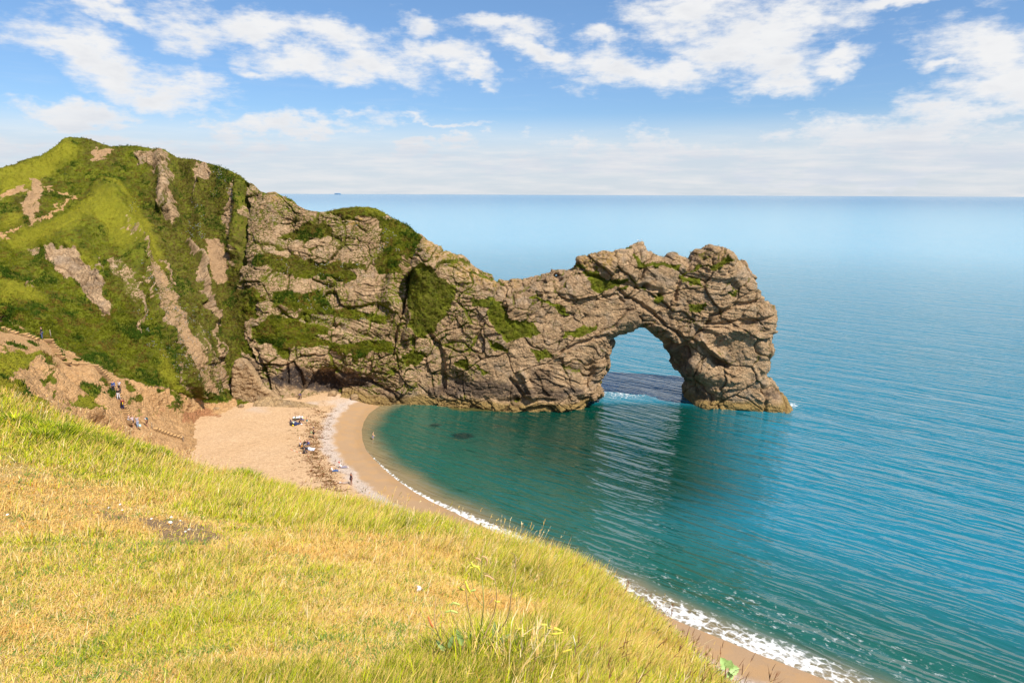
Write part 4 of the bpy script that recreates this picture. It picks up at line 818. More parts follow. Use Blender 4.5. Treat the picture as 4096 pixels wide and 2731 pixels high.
col = col * rng.uniform(.8, 1.2, n)[:, None]
tip = np.where((rng.uniform(0, 1, n) < .35)[:, None], PAL['straw'] * .95, col * 1.08)
blades('grass', P, h, w_, lean, azl, bend, col, tip, 'dense dry and green grass blades covering the near slope')
# the rest of the slope, outside the picture and over the brow
m_ = 330000; Bo = np.zeros((m_, 3)); rr_ = rng.uniform(0, 1, m_) ** 1.3 * 34 + .5; ao = rng.uniform(-math.radians(140), math.radians(110), m_); Bo[:, 0] = np.sin(ao) * rr_; Bo[:, 1] = np.cos(ao) * rr_
so = poly_sd(Bo[:, 0], Bo[:, 1], EDGE, closed=False); Bo = Bo[so < 9]; so = so[so < 9]; Bo[:, 2] = fg_z(Bo[:, 0], Bo[:, 1]); pxo, pyo = project(Bo); inv_ = (Bo[:, 1] > .3) & (pxo > -20) & (pxo < 4110) & (pyo < 2760) & (pyo > 0) & (so < .6)
Bo = Bo[~inv_]; so = so[~inv_]; m_ = len(Bo); ro = np.hypot(Bo[:, 0], Bo[:, 1]); tl = sstep(so, -8, 0); uo = rng.uniform(0, 1, m_); gl = rng.uniform(0, 1, m_) < .25 + .6 * tl
co_ = np.where(gl[:, None], pick(['ygreen', 'green', 'straw', 'olive', 'dark'], [44, 24, 12, 12, 8], m_), pick(['straw', 'tan', 'pale', 'ygreen', 'olive'], [34, 26, 16, 14, 10], m_))
blades('outer_grass', Bo, (.03 + .06 * uo) * (1 - tl) + (.12 + .28 * uo) * tl * np.clip(ro / 10, .5, 1), np.maximum(.006, ro * .0016), np.abs(rng.normal(.3, .5, m_)), rng.normal(1.3, 1., m_), rng.uniform(.1, .8, m_), co_, co_ * 1.1, 'grass covering the slope beside and below the brow')
# dark green tussocks standing out along the brow
TUS = [(250,1740,.9,2200),(180,1760,.5,900),(690,1810,.75,1700),(640,1830,.4,600),(1000,1915,.6,1100),(980,1920,.5,700),(560,1820,.35,500),(1700,2130,.5,1100),(1420,2020,.55,900),(1150,1960,.45,600),(2010,2230,.4,1300),(2160,2290,.4,1500),(2290,2390,.36,1500),(2400,2480,.32,1300),(2490,2570,.28,1100),(1850,2180,.4,900),(2560,2680,.25,900),(60,1700,.5,600),(430,1790,.45,600)]
tb = []; tr_ = []
for x_, y_, R_, c_n in TUS:
    d = ray(float(x_), float(y_)); ts = np.linspace(.0004, .02, 700); Q = CAM + d * ts[:, None]; q = Q[np.argmax(Q[:, 2] < fg_z(Q[:, 0], Q[:, 1]))]
    o_ = rng.normal(0, R_ * .5, (c_n, 2)); b_ = np.zeros((c_n, 3)); b_[:, :2] = q[:2] + o_; b_[:, 2] = fg_z(b_[:, 0], b_[:, 1]); tb.append(b_); tr_.append(np.stack([o_[:, 0], o_[:, 1], np.full(c_n, np.linalg.norm(q[:2])), np.full(c_n, R_)], 1))
tb = np.concatenate(tb); tr_ = np.concatenate(tr_); m_ = len(tb); outl = np.arctan2(tr_[:, 0], tr_[:, 1]); rd_ = np.hypot(tr_[:, 0], tr_[:, 1]) / tr_[:, 3]
ct = pick(['green', 'dark', 'ygreen', 'olive', 'straw'], [42, 26, 22, 6, 4], m_) * rng.uniform(.75, 1.15, m_)[:, None]
blades('grass_tussocks', tb, rng.uniform(.22, .50, m_) * np.clip(tr_[:, 2] / 14, .5, 1.1), np.maximum(.0035, tr_[:, 2] * .0011), np.abs(rng.normal(.15, .2, m_)) + .35 * rd_, outl + rng.normal(0, .5, m_), rng.uniform(.2, .8, m_), ct, ct * 1.25, 'darker green grass tussocks standing along the brow of the slope')
# low broad weeds in the turf
Pw, rw = slope_points(2600, -.2, 1.1); luw, baw = fg_zones(Pw); kw = fbm(Pw * np.array([.7, .7, 0]), 3, 741) > .5; Pw, rw = Pw[kw], rw[kw]; K = 14; m_ = len(Pw) * K
Bw = np.repeat(Pw, K, 0); Bw[:, :2] += rng.normal(0, 1, (m_, 2)) * np.repeat(.02 + .006 * rw, K)[:, None]; Bw[:, 2] = fg_z(Bw[:, 0], Bw[:, 1]) + .004
cw_ = np.array([.10, .17, .03]) + rng.uniform(0, 1, (m_, 1)) * np.array([.12, .12, .03])
blades('turf_weeds', Bw, rng.uniform(.03, .07, m_) * np.repeat(np.clip(rw / 5, .8, 1.6), K), np.maximum(.009, np.repeat(rw, K) * .0016) * rng.uniform(.7, 1.3, m_), rng.uniform(.7, 1.4, m_), rng.uniform(0, 6.28, m_), rng.uniform(0, .3, m_), cw_, cw_ * 1.2, 'low dark green broad leaved weeds scattered in the dry turf', flat_tip=.35)
# tall flowering stems with seed heads, thickest along the brow
P, rad = slope_points(9000, 1.0, 2.2); sdE = poly_sd(P[:, 0], P[:, 1], EDGE, closed=False); px, py = project(P)
cl = fbm(P * np.array([.8, .8, 0.]), 3, 721); pk = np.where(sdE > -2.0, .45, .05) * np.where(px > 2150, .25, 1.) * sstep(cl, .42, .6) + .015 ; k_ = rng.uniform(0, 1, len(P)) < pk
P, rad, px = P[k_], rad[k_], px[k_]; n = len(P); h = rng.uniform(.35, .78, n) * np.clip(rad / 12, .45, 1.); lean = rng.uniform(.03, .35, n); azl = rng.normal(1.3, .5, n); bend = rng.uniform(.05, .4, n)
pal = pick(['straw', 'pale', 'tan', 'olive'], [30, 30, 25, 15], n); brn = np.array([.22, .10, .05]); isb = rng.uniform(0, 1, n) < sstep(px, 2100, 2500) * .8
blades('seed_stems', P, h, np.maximum(.0025, rad * .00055), lean, azl, bend, pal * .8, pal, 'thin flowering grass stems rising above the brow of the slope', flat_tip=.7)
dirh = np.stack([np.sin(azl), np.cos(azl), 0 * azl], 1); L2 = lean + bend
p1 = P + (np.array([0, 0, 1.]) * np.cos(lean)[:, None] + dirh * np.sin(lean)[:, None]) * (h * .5)[:, None]
t2 = np.array([0, 0, 1.]) * np.cos(L2)[:, None] + dirh * np.sin(L2)[:, None]; p2 = p1 + t2 * (h * .5)[:, None]
hb = []; hh_ = []; hl = []; ha = []; hc = []
for k in range(5):
    f = rng.uniform(-.10, .03, n); hb.append(p2 + t2 * f[:, None]); hh_.append(rng.uniform(.03, .07, n)); hl.append(L2 + rng.uniform(-.5, .7, n)); ha.append(azl + rng.uniform(-1.2, 1.2, n))
    hc.append(np.where(isb[:, None], brn, pal * 1.05) * rng.uniform(.8, 1.2, n)[:, None])
hb, hh_, hl, ha, hc = [np.concatenate(q) for q in (hb, hh_, hl, ha, hc)]
blades('seed_heads', hb, hh_, np.maximum(.004, np.tile(rad, 5) * .0009), hl, ha, hl * 0 + .1, hc, hc, 'pale and brown grass seed heads along the brow', flat_tip=.3)

# tussocks and herbs on the headland
pc = CLG.reshape(-1, 3); vg = CLA['veg']; br = CLA['bright']
nrr = CL_NR; grid_px = np.repeat(CL_COLS, nrr)
wt = np.where((vg > .52) & (grid_px > -60), 1.0, 0.0) * np.clip(vg, 0, 1) * np.where(grid_px < 0, .3, 1.); wt /= wt.sum()
NT_ = 46000; ix = rng.choice(len(pc), NT_, p=wt); base = pc[ix] + rng.normal(0, .1, (NT_, 3)) * np.array([1, .5, .3])
d_ = fbm(base * .35, 4, 731); e_ = fbm(base * .8, 3, 732); brt = np.clip(br[ix], 0, 1)
ca = np.array([.065, .085, .006]); cb = np.array([.145, .155, .010]); cc_ = np.array([.15, .10, .02]); cd_ = np.array([.34, .32, .03])
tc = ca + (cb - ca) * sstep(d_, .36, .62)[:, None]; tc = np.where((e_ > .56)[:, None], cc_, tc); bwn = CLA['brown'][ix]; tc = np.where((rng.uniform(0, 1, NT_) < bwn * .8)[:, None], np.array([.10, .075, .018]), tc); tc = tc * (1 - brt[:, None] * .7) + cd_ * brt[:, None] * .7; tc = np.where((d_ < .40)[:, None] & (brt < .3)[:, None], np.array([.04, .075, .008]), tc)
K = 6; B = np.repeat(base, K, 0) + rng.normal(0, .14, (NT_ * K, 3)) * np.array([1, 1, .25]); m_ = NT_ * K
hgt = rng.uniform(.10, .34, m_) * np.repeat(np.where(d_ < .42, 1.6, 1.) * (1 - .45 * brt), K)
blades('cliff_grass', B, hgt, rng.uniform(.05, .12, m_), np.abs(rng.normal(.3, .5, m_)), rng.uniform(0, 6.28, m_), rng.uniform(.2, .8, m_), np.repeat(tc, K, 0) * rng.uniform(.75, 1.2, m_)[:, None], np.repeat(tc, K, 0) * rng.uniform(.9, 1.5, m_)[:, None], 'rough tussocks and herbs growing over the headland')
fr = (AN[:, 1] < .3) & (AV[:, 2] > 4); ai = np.where(fr)[0]; pw_ = np.where(AVEG[ai] > .4, 1., .10 * (fbm(AV[ai] * .5, 3, 771) > .52) * (AV[ai, 2] > 10) + .02); ai = rng.choice(ai, 3600, p=pw_ / pw_.sum()); base = AV[ai]; K = 6; m_ = len(ai) * K
B = np.repeat(base, K, 0) + rng.normal(0, .12, (m_, 3)); tc = ca + (cb - ca) * rng.uniform(0, 1, (len(ai), 1)); tc = np.repeat(tc, K, 0)
blades('arch_grass', B, rng.uniform(.1, .32, m_), rng.uniform(.05, .1, m_), np.abs(rng.normal(.4, .5, m_)), rng.normal(3.1, 1., m_), rng.uniform(.2, .8, m_), tc, tc * 1.3, 'small green plants rooted in the cracks of the arch')
# white daisies on the cliff
DAISY = [([(1640,1040),(1800,1080),(1800,1250),(1700,1300),(1640,1200)], 170), ([(700,1230),(800,1230),(920,1560),(820,1560),(700,1400)], 260), ([(560,1060),(640,1060),(700,1230),(620,1200)], 60), ([(720,800),(800,800),(820,950),(740,960)], 60), ([(860,680),(950,700),(930,800),(860,780)], 50), ([(540,1230),(700,1230),(740,1440),(600,1400)], 110), ([(1100,980),(1500,1080),(1450,1180),(1100,1100)], 60), ([(1380,880),(1600,930),(1600,1050),(1400,1000)], 55), ([(620,1420),(760,1420),(840,1570),(700,1560)], 90), ([(480,760),(560,800),(600,960),(520,930)], 30), ([(1150,1150),(1500,1230),(1500,1330),(1200,1300)], 30)]
fb = []
for pl_, cnt in DAISY:
    a = np.array(pl_); k = 0
    while k < cnt:
        q = rng.uniform(a.min(0), a.max(0))
        if pmask(q[:1], q[1:], pl_, 1)[0] < .5: continue
        c0 = q; kk = rng.integers(2, 8)
        for _ in range(kk):
            q2 = c0 + rng.normal(0, 7, 2); fb.append(cliff_point(q2[0], q2[1]) + np.array([0, -.25, .25]))
        k += kk
fb = np.array(fb); nf = len(fb); sz = rng.uniform(.05, .11, nf); V = []; 
for sx_, sz_ in ((-1, -1), (1, -1), (1, 1), (-1, 1)): V.append(fb + np.stack([sx_ * sz, sz_ * sz * -.4, sz_ * sz * .8], 1))
V = np.stack(V, 1).reshape(-1, 3); F = np.arange(nf * 4).reshape(-1, 4)
make_mesh('daisies', V, F, flat_mat('daisy_petals', (.85, .85, .78), .8), smooth=False, kind='stuff', label='white daisies dotted over the cliff vegetation')
# dry seaweed along the strand line
sw = []; 
while len(sw) < 560:
    t = rng.uniform(0, 1); a, b = at_z(1290., 1620., 1.3), at_z(1320., 1960., 1.3)
    pxx = np.interp(t, [0, .25, .5, .75, 1], [1300, 1262, 1250, 1278, 1330]) + rng.normal(0, 26); pyy = 1625 + 340 * t
    if fbm(np.array([[pxx * .03, pyy * .08, 0]]), 3, 801)[0] < .47 and rng.uniform() < .85: continue
    q = at_z(pxx, pyy, 1.35); q[2] = 0; sw.append(q)
for _ in range(260):
    q = at_z(rng.uniform(1150, 1480), rng.uniform(1600, 1980), 1.5)
    if -shore_sd(q[:1], q[1:2])[0] > 5: sw.append(q)
sw = np.array(sw); sw[:, 2] = beach_z(sw[:, 0], sw[:, 1]); n = len(sw); rep = 5; S = np.repeat(sw, rep, 0) + rng.normal(0, .22, (n * rep, 3)) * np.array([1.3, .6, 0]); m_ = len(S); S[:, 2] = beach_z(S[:, 0], S[:, 1]) + .02
cw = np.stack([rng.uniform(.12, .26, m_), rng.uniform(.06, .13, m_), rng.uniform(.02, .05, m_)], 1)
blades('seaweed', S, rng.uniform(.15, .5, m_), rng.uniform(.05, .12, m_), rng.uniform(1.0, 1.45, m_), rng.uniform(0, 6.28, m_), rng.uniform(0, .3, m_), cw, cw, 'dark dried seaweed scattered along the strand line of the beach')
# ------------------------------------------------------------------ builders for small things
def empty(name, loc, rz=0.0, label=None, category=None, group=None):
    o = bpy.data.objects.new(name, None); COL.objects.link(o); o.location = [float(v) for v in loc]; o.rotation_euler = (0, 0, rz); o.empty_display_size = .2
    tag(o, label, category, None, group); return o
_mats = {}
def paint(col, rough=.8):
    k = (tuple(round(c, 3) for c in col), rough)
    if k not in _mats: _mats[k] = flat_mat('cloth_%d' % len(_mats) if rough > .7 else 'surface_%d' % len(_mats), col, rough, 0, .12, 14)
    return _mats[k]
def box_vf(c, s, rot=0.0):
    c = np.array(c, float); s = np.array(s, float) / 2
    V = np.array([(a, b, d) for a in (-1, 1) for b in (-1, 1) for d in (-1, 1)], float) * s
    ca, sa = math.cos(rot), math.sin(rot); V = np.stack([V[:, 0] * ca - V[:, 1] * sa, V[:, 0] * sa + V[:, 1] * ca, V[:, 2]], 1) + c
    return V, np.array([(0, 1, 3, 2), (4, 6, 7, 5), (0, 4, 5, 1), (2, 3, 7, 6), (0, 2, 6, 4), (1, 5, 7, 3)])
def boxes(name, lst, mat, parent=None, bev=.01, **kw):
    V = []; F = []; k = 0
    for (c, s, rt) in lst:
        v, f = box_vf(c, s, rt); V.append(v); F.append(f + k); k += 8
    o = make_mesh(name, np.concatenate(V), np.concatenate(F), mat, smooth=False, parent=parent, **kw)
    if bev:
        m_ = o.modifiers.new('bevel', 'BEVEL'); m_.width = bev; m_.segments = 1
    return o
def tube_vf(pts, rad, seg=7):
    pts = np.asarray(pts, float); n = len(pts); rad = np.broadcast_to(np.asarray(rad, float), (n,)); V = []; t = np.gradient(pts, axis=0); t /= np.linalg.norm(t, axis=1, keepdims=True) + 1e-9
    u = np.cross(t[0], [0.13, .31, 1.0]); u /= np.linalg.norm(u)
    for i in range(n):
        u = u - t[i] * (u @ t[i]); u /= np.linalg.norm(u) + 1e-9; v = np.cross(t[i], u)
        a = np.linspace(0, 2 * np.pi, seg, endpoint=False); V.append(pts[i] + rad[i] * (np.cos(a)[:, None] * u + np.sin(a)[:, None] * v))
    V = np.concatenate(V + [pts[:1], pts[-1:]]); F = []; L = []
    for i in range(n - 1):
        for k in range(seg): F.append((i * seg + k, i * seg + (k + 1) % seg, (i + 1) * seg + (k + 1) % seg, (i + 1) * seg + k))
    for k in range(seg): F.append(((k + 1) % seg, k, n * seg, n * seg)); F.append(((n - 1) * seg + k, (n - 1) * seg + (k + 1) % seg, n * seg + 1, n * seg + 1))
    return V, F
def poly_mesh(name, V, F, mat, parent=None, smooth=True, **kw):
    loops = []; sizes = []
    for f in F:
        g = list(dict.fromkeys(f)); loops += g; sizes.append(len(g))
    return make_mesh(name, V, None, mat, smooth=smooth, parent=parent, loops=np.array(loops), sizes=np.array(sizes, np.int32), **kw)
def tube(name, pts, rad, mat, parent=None, seg=7, **kw):
    V, F = tube_vf(pts, rad, seg); return poly_mesh(name, V, F, mat, parent, **kw)
def skinned(name, pts, edges, rads, mat, parent=None, sub=1, root=0):
    me = bpy.data.meshes.new(name); me.from_pydata([tuple(p) for p in pts], edges, []); o = bpy.data.objects.new(name, me); COL.objects.link(o)
    m_ = o.modifiers.new('skin', 'SKIN'); m_.use_smooth_shade = True; m_.branch_smoothing = .3
    for i, r_ in enumerate(rads):
        sv = me.skin_vertices[0].data[i]; sv.radius = (r_, r_) if np.isscalar(r_) else r_; sv.use_root = (i == root)
    if sub: s_ = o.modifiers.new('sub', 'SUBSURF'); s_.levels = sub; s_.render_levels = sub
    dg = bpy.context.evaluated_depsgraph_get(); new = bpy.data.meshes.new_from_object(o.evaluated_get(dg)); new.name = name
    for m2 in list(o.modifiers): o.modifiers.remove(m2)
    o.data = new; bpy.data.meshes.remove(me); new.materials.clear(); new.materials.append(mat)
    if parent is not None: o.parent = parent
    return o
def rx(p, piv, a):
    y, z = p[1] - piv[1], p[2] - piv[2]; c, s = math.cos(a), math.sin(a); return (p[0], piv[1] + y * c + z * s, piv[2] - y * s + z * c)
SKIN = (.50, .27, .16)
def person(loc, rz, label, pose='stand', H=1.72, top=(.5, .5, .5), legs=(.1, .1, .2), hair=(.05, .03, .02), longhair=False, sleeves='short', shorts=False, skin=SKIN, bare=False, hat=None, lean=0.0, arms=None, group=None, shoes=(.05, .05, .05)):
    s = H * 1.06 / 1.75; root = empty('person', loc, rz, label, 'person', group); J = {}
    J['pel'] = (0, 0, .95); J['sp'] = (0, -.01, 1.13); J['ch'] = (0, 0, 1.33); J['nk'] = (0, -.01, 1.48); J['hd'] = (0, .015, 1.60); J['ht'] = (0, .0, 1.69); J['chin'] = (0, .045, 1.545)
    leg = {'stand': ((.10, .02, .50), (.105, 0, .08), (-.10, .01, .50), (-.105, -.01, .08)), 'walk': ((.10, .16, .55), (.10, .10, .12), (-.10, .02, .50), (-.10, -.14, .09)),
           'bend': ((.12, .03, .50), (.14, 0, .08), (-.12, .03, .50), (-.14, 0, .08)), 'wade': ((.10, .02, .50), (.105, 0, .08), (-.10, .03, .50), (-.105, .05, .08))}
    base = 0.0
    if pose.startswith('sit') or pose == 'lie':
        drop = .95 - .13
        for k in J: J[k] = (J[k][0], J[k][1], J[k][2] - drop)
        L = {'sit': ((.13, .36, .40), (.12, .62, .07), (-.13, .36, .40), (-.12, .62, .07)), 'sitstraight': ((.11, .43, .12), (.12, .86, .07), (-.10, .42, .20), (-.14, .80, .06)), 'sitcross': ((.30, .26, .16), (.05, .30, .07), (-.30, .26, .16), (-.05, .36, .07)),
             'lie': ((.10, .44, .11), (.11, .88, .07), (-.10, .42, .18), (-.12, .84, .07))}[pose]
        base = drop
    else: L = leg[pose]
    J['rk'], J['ra'], J['lk'], J['la'] = L; pz = J['pel'][2]; J['rh'] = (.09, 0, pz - .04); J['lh'] = (-.09, 0, pz - .04)
    J['rt'] = (J['ra'][0] + .015, J['ra'][1] + .15, J['ra'][2] - .05); J['lt'] = (J['la'][0] - .015, J['la'][1] + .15, J['la'][2] - .05)
    if pose.startswith('sit') or pose == 'lie':
        for q, a in (('rt', 'ra'), ('lt', 'la')): J[q] = (J[a][0], J[a][1] + .08, J[a][2] + .10) if pose != 'sit' else (J[a][0], J[a][1] + .14, J[a][2] - .03)
    z = pz - .95
    J['rs'] = (.175, -.01, 1.42 + z); J['ls'] = (-.175, -.01, 1.42 + z)
    A = arms or {'stand': ((.22, -.02, 1.13), (.21, .08, .88)), 'walk': ((.23, -.08, 1.14), (.22, .04, .90)), 'bend': ((.20, .05, 1.10), (.15, .12, .84)), 'wade': ((.20, .02, 1.13), (.12, .24, 1.08)), 'sit': ((.24, .12, 1.16), (.14, .34, 1.22)), 'sitstraight': ((.26, -.16, 1.15), (.28, -.30, .88)), 'sitcross': ((.24, .08, 1.16), (.10, .30, 1.08)), 'lie': ((.3, .1, 1.2), (.3, .3, 1.1))}[pose]
    for sd_, k in ((1, 'r'), (-1, 'l')):
        J[k + 'e'] = (sd_ * A[0][0], A[0][1], A[0][2] + z); J[k + 'w'] = (sd_ * A[1][0], A[1][1], A[1][2] + z)
    lean_ = {'bend': 1.55, 'sitstraight': -.38, 'sit': .25, 'sitcross': .3, 'lie': -1.35}.get(pose, 0.0) + lean
    piv = J['pel']
    for k in ('sp', 'ch', 'nk', 'hd', 'ht', 'chin', 'rs', 'ls') + (() if arms or pose == 'sitstraight' else ('re', 'le', 'rw', 'lw')): J[k] = rx(J[k], piv, lean_)
    if pose == 'bend':
        for sd_, k in ((1, 'r'), (-1, 'l')): J[k + 'e'] = (sd_ * .2, J[k + 's'][1] + .02, J[k + 's'][2] - .27); J[k + 'w'] = (sd_ * .17, J[k + 's'][1], J[k + 's'][2] - .52)
    if pose == 'sit' and not arms:
        for sd_, k in ((1, 'r'), (-1, 'l')): J[k + 'e'] = (sd_ * .2, .16, .30); J[k + 'w'] = (sd_ * .12, .34, .40)
    f = lambda k: np.array(J[k]) * s
    # continuous body: pelvis-spine-neck-head, arms with hands of five fingers, legs with feet
    P = []; E = []; R = []; ix = {}
    def add(k, p, r_, par=None):
        ix[k] = len(P); P.append(np.asarray(p)); R.append(r_ * s if np.isscalar(r_) else (r_[0] * s, r_[1] * s))
        if par is not None: E.append((ix[par], ix[k]))
    add('pel', f('pel'), (.135, .10)); add('sp', f('sp'), (.115, .085), 'pel'); add('ch', f('ch'), (.14, .095), 'sp'); add('nk', f('nk'), .05, 'ch'); add('hd', f('hd'), (.074, .088), 'nk'); add('ht', f('ht'), (.062, .07), 'hd')
    fw = np.array(J['chin']) - np.array(J['hd']); nose = np.array(J['hd']) * .9 + np.array(J['chin']) * .1; fn = rx((0, .10, 0), (0, 0, 0), lean_ if lean_ else 0)
    add('nose', (nose + np.array(fn)) * s, .012, 'hd')
    for sd_, k in ((1, 'r'), (-1, 'l')):
        add(k + 'ear', (np.array(J['hd']) + (sd_ * .083, -.005, 0)) * s, .012, 'hd')
        add(k + 's', f(k + 's'), .058, 'ch'); add(k + 'e', f(k + 'e'), .040, k + 's'); add(k + 'w', f(k + 'w'), .027, k + 'e')
        d = np.array(J[k + 'w']) - np.array(J[k + 'e']); d /= np.linalg.norm(d); side = np.cross(d, (sd_ * 1.0, 0, .2)); side /= np.linalg.norm(side)
        add(k + 'p', (np.array(J[k + 'w']) + d * .07) * s, (.036, .018), k + 'w')
        for q, off in enumerate((-.028, -.010, .010, .027)):
            ln = (.062, .072, .068, .052)[q]; b = np.array(J[k + 'w']) + d * .10 + side * off; add(k + 'f%d' % q, b * s, .0095, k + 'p'); add(k + 'g%d' % q, (b + d * ln + np.array((-sd_, 0, 0)) * .02) * s, .008, k + 'f%d' % q)
        th_ = np.array(J[k + 'w']) + d * .045 - side * .035; add(k + 'th', th_ * s, .011, k + 'p'); add(k + 'tt', (th_ + d * .035 - side * .015) * s, .009, k + 'th')
        add(k + 'h', f(k + 'h'), .085, 'pel'); add(k + 'k', f(k + 'k'), .055, k + 'h'); add(k + 'a', f(k + 'a'), .038, k + 'k'); add(k + 't', f(k + 't'), (.04, .028), k + 'a')
    skinned('body', P, E, R, paint(skin, .7), root)
    if not bare:
        P = [f('pel') + (f('sp') - f('pel')) * .15, f('sp'), f('ch'), f('ch') + (f('nk') - f('ch')) * .6, f('rs'), f('ls')]; E = [(0, 1), (1, 2), (2, 3), (2, 4), (2, 5)]; R = [(.155 * s, .12 * s), (.135 * s, .105 * s), (.158 * s, .112 * s), .075 * s, .074 * s, .074 * s]
        for k, j in (('r', 4), ('l', 5)):
            if sleeves == 'none': continue
            t = .6 if sleeves == 'short' else 1.0; P.append(f(k + 's') + (f(k + 'e') - f(k + 's')) * t); E.append((j, len(P) - 1)); R.append(.055 * s)
            if sleeves == 'long': P.append(f(k + 'w')); E.append((len(P) - 2, len(P) - 1)); R.append(.040 * s)
        skinned('shirt', P, E, R, paint(top), root)
    P = [f('pel'), f('rh'), f('lh')]; E = [(0, 1), (0, 2)]; R = [(.15 * s, .118 * s), .10 * s, .10 * s]
    for k, j in (('r', 1), ('l', 2)):
        t = .8 if shorts else 1.0; P.append(f(k + 'h') + (f(k + 'k') - f(k + 'h')) * t); E.append((j, len(P) - 1)); R.append(.078 * s)
        if not shorts: P.append(f(k + 'a') + (f(k + 'k') - f(k + 'a')) * .12); E.append((len(P) - 2, len(P) - 1)); R.append(.058 * s)
    skinned('shorts' if shorts else 'trousers', P, E, R, paint(legs), root)
    up = f('ht') - f('hd'); up /= np.linalg.norm(up); bk = -np.array(rx((0, 1, 0), (0, 0, 0), lean_))
    P = [f('ht') + up * .015 + bk * .012, f('hd') + bk * .04 + up * .03, f('hd') + bk * .055 - up * .04]; R = [(.082 * s, .088 * s), (.088 * s, .075 * s), (.070 * s, .045 * s)]; E = [(0, 1), (1, 2)]
    if longhair:
        for q in (.16, .28): P.append(f('hd') + bk * (.075 + q * .12) - up * q * s); E.append((len(P) - 2, len(P) - 1)); R.append((.075 * s, .035 * s))
    skinned('hair', P, E, R, paint(hair), root)
    if hat is not None: skinned('cap', [f('ht') + up * .02, f('ht') + up * .05, f('ht') + up * .01 - bk * .13 * s], [(0, 1), (0, 2)], [.098 * s, .08 * s, (.06 * s, .014)], paint(hat), root)
    if shoes is not None and pose != 'wade':
        for k in 'rl': skinned('shoe', [f(k + 'a') + (0, -.03, -.045), f(k + 't')], [(0, 1)], [(.045 * s, .04 * s), (.047 * s, .034 * s)], paint(shoes), root)
    return root, J, s
def loft_bag(name, loc, rz, size, col, label, group=None, straps=True, lie=0.0, cat='bag'):
    """a rucksack: rounded body, front pocket, two straps"""
    root = empty(name, loc, rz, label, cat, group); w0, d0, h0 = size
    def blob_(nm, c, sz, mt):
        V = []; F = []; nu, nv = 12, 8
        for j in range(nv + 1):
            v = -math.pi / 2 + math.pi * j / nv
            for i in range(nu):
                u_ = 2 * math.pi * i / nu; e = .55; g = lambda q: math.copysign(abs(q) ** e, q)
                V.append((c[0] + sz[0] / 2 * g(math.cos(v)) * g(math.cos(u_)), c[1] + sz[1] / 2 * g(math.cos(v)) * g(math.sin(u_)), c[2] + sz[2] / 2 * g(math.sin(v))))
        for j in range(nv):
            for i in range(nu): F.append((j * nu + i, j * nu + (i + 1) % nu, (j + 1) * nu + (i + 1) % nu, (j + 1) * nu + i))
        V = np.array(V); ca, sa = math.cos(lie), math.sin(lie); V = np.stack([V[:, 0], V[:, 1] * ca - V[:, 2] * sa, V[:, 1] * sa + V[:, 2] * ca], 1)
        return poly_mesh(nm, V, F, mt, root)
    blob_('pack_body', (0, 0, h0 / 2), (w0, d0, h0), paint(col)); blob_('pocket', (0, -d0 * .5, h0 * .33), (w0 * .7, d0 * .4, h0 * .42), paint(tuple(c * .7 + .01 for c in col)))
    if straps:
        for sd_ in (-1, 1):
            tube('strap', [(sd_ * w0 * .25, d0 * .45, h0 * .95), (sd_ * w0 * .3, d0 * .5 + .10, h0 * .8), (sd_ * w0 * .32, d0 * .5 + .11, h0 * .5), (sd_ * w0 * .3, d0 * .45, h0 * .2)], .018, paint((.03, .03, .035)), root, 6)
    return root
def beach_at(px, py):
    z = 1.5
    for _ in range(6):
        q = at_z(float(px), float(py), z); z = float(beach_z(q[:1], q[1:2])[0])
    return np.array([q[0], q[1], z])
def on_cliff(px, py):
    q = cliff_point(px, py).copy(); return q
def behind(loc, rz, d, z):      # a point d metres behind a figure facing rz
    return (loc[0] + math.sin(rz) * d, loc[1] - math.cos(rz) * d, loc[2] + z)
TO_CAM = math.pi; RIGHT = -math.pi / 2; LEFT = math.pi / 2; AWAY = 0.0

# ------------------------------------------------------------------ people on the steps
g1 = 'walkers on the steps'
tall = dict(group=g1)
STEPP = {}
def tread_pos(L, R_):
    a = on_cliff(*L); b = on_cliff(*R_); return a, b
wood = flat_mat('weathered_timber', (.21, .125, .055), .85, 0, .35, 3.0); sandtop = flat_mat('compacted_sand', (.56, .33, .13), .95, 0, .2, 5.0)
def flight(name, pairs, label, cat='steps', depth=.55, rise=.16, drop=.30):
    root = None; out = []
    for L, R_ in pairs:
        Ls, Rs = np.array(L, float), np.array(R_, float); c = on_cliff(*((Ls + Rs) / 2)); k = (c[1] - CAM[1]) / ray(*((Ls + Rs) / 2))[1]
        a = CAM + ray(*Ls) * k; b = CAM + ray(*Rs) * k; a[2] = b[2] = c[2]; wd = max(.5, abs(b[0] - a[0])); m_ = (a + b) / 2; m_[2] = c[2]
        if root is None: root = empty('timber_steps', m_, 0, label, cat)
        rt = math.atan2(b[1] - a[1] + .12, b[0] - a[0]); loc = m_ - np.array(root.location)
        tr = boxes('tread', [((loc[0], loc[1] + depth * .55, loc[2] + rise / 2 + .02 - drop / 2), (wd - .06, depth, rise + drop - .03), rt)], sandtop, root, .012)
        boxes('riser', [((loc[0], loc[1] + .02, loc[2] + rise / 2 + .03 - drop / 2), (wd, .07, rise + drop), rt), ((loc[0] + wd / 2, loc[1] + depth * .5, loc[2] + rise / 2 + .04 - .08), (.05, depth, rise), rt)], wood, tr, .008)
        out.append(np.array(root.location) + loc + np.array([0, .2, rise + .03]))
    return root, out
def interp_pairs(keys):
    ks = sorted(keys); out = []
    for k in range(ks[0], ks[-1] + 1):
        out.append(tuple((np.interp(k, ks, [keys[q][j][0] for q in ks]), np.interp(k, ks, [keys[q][j][1] for q in ks])) for j in (0, 1)))
    return out
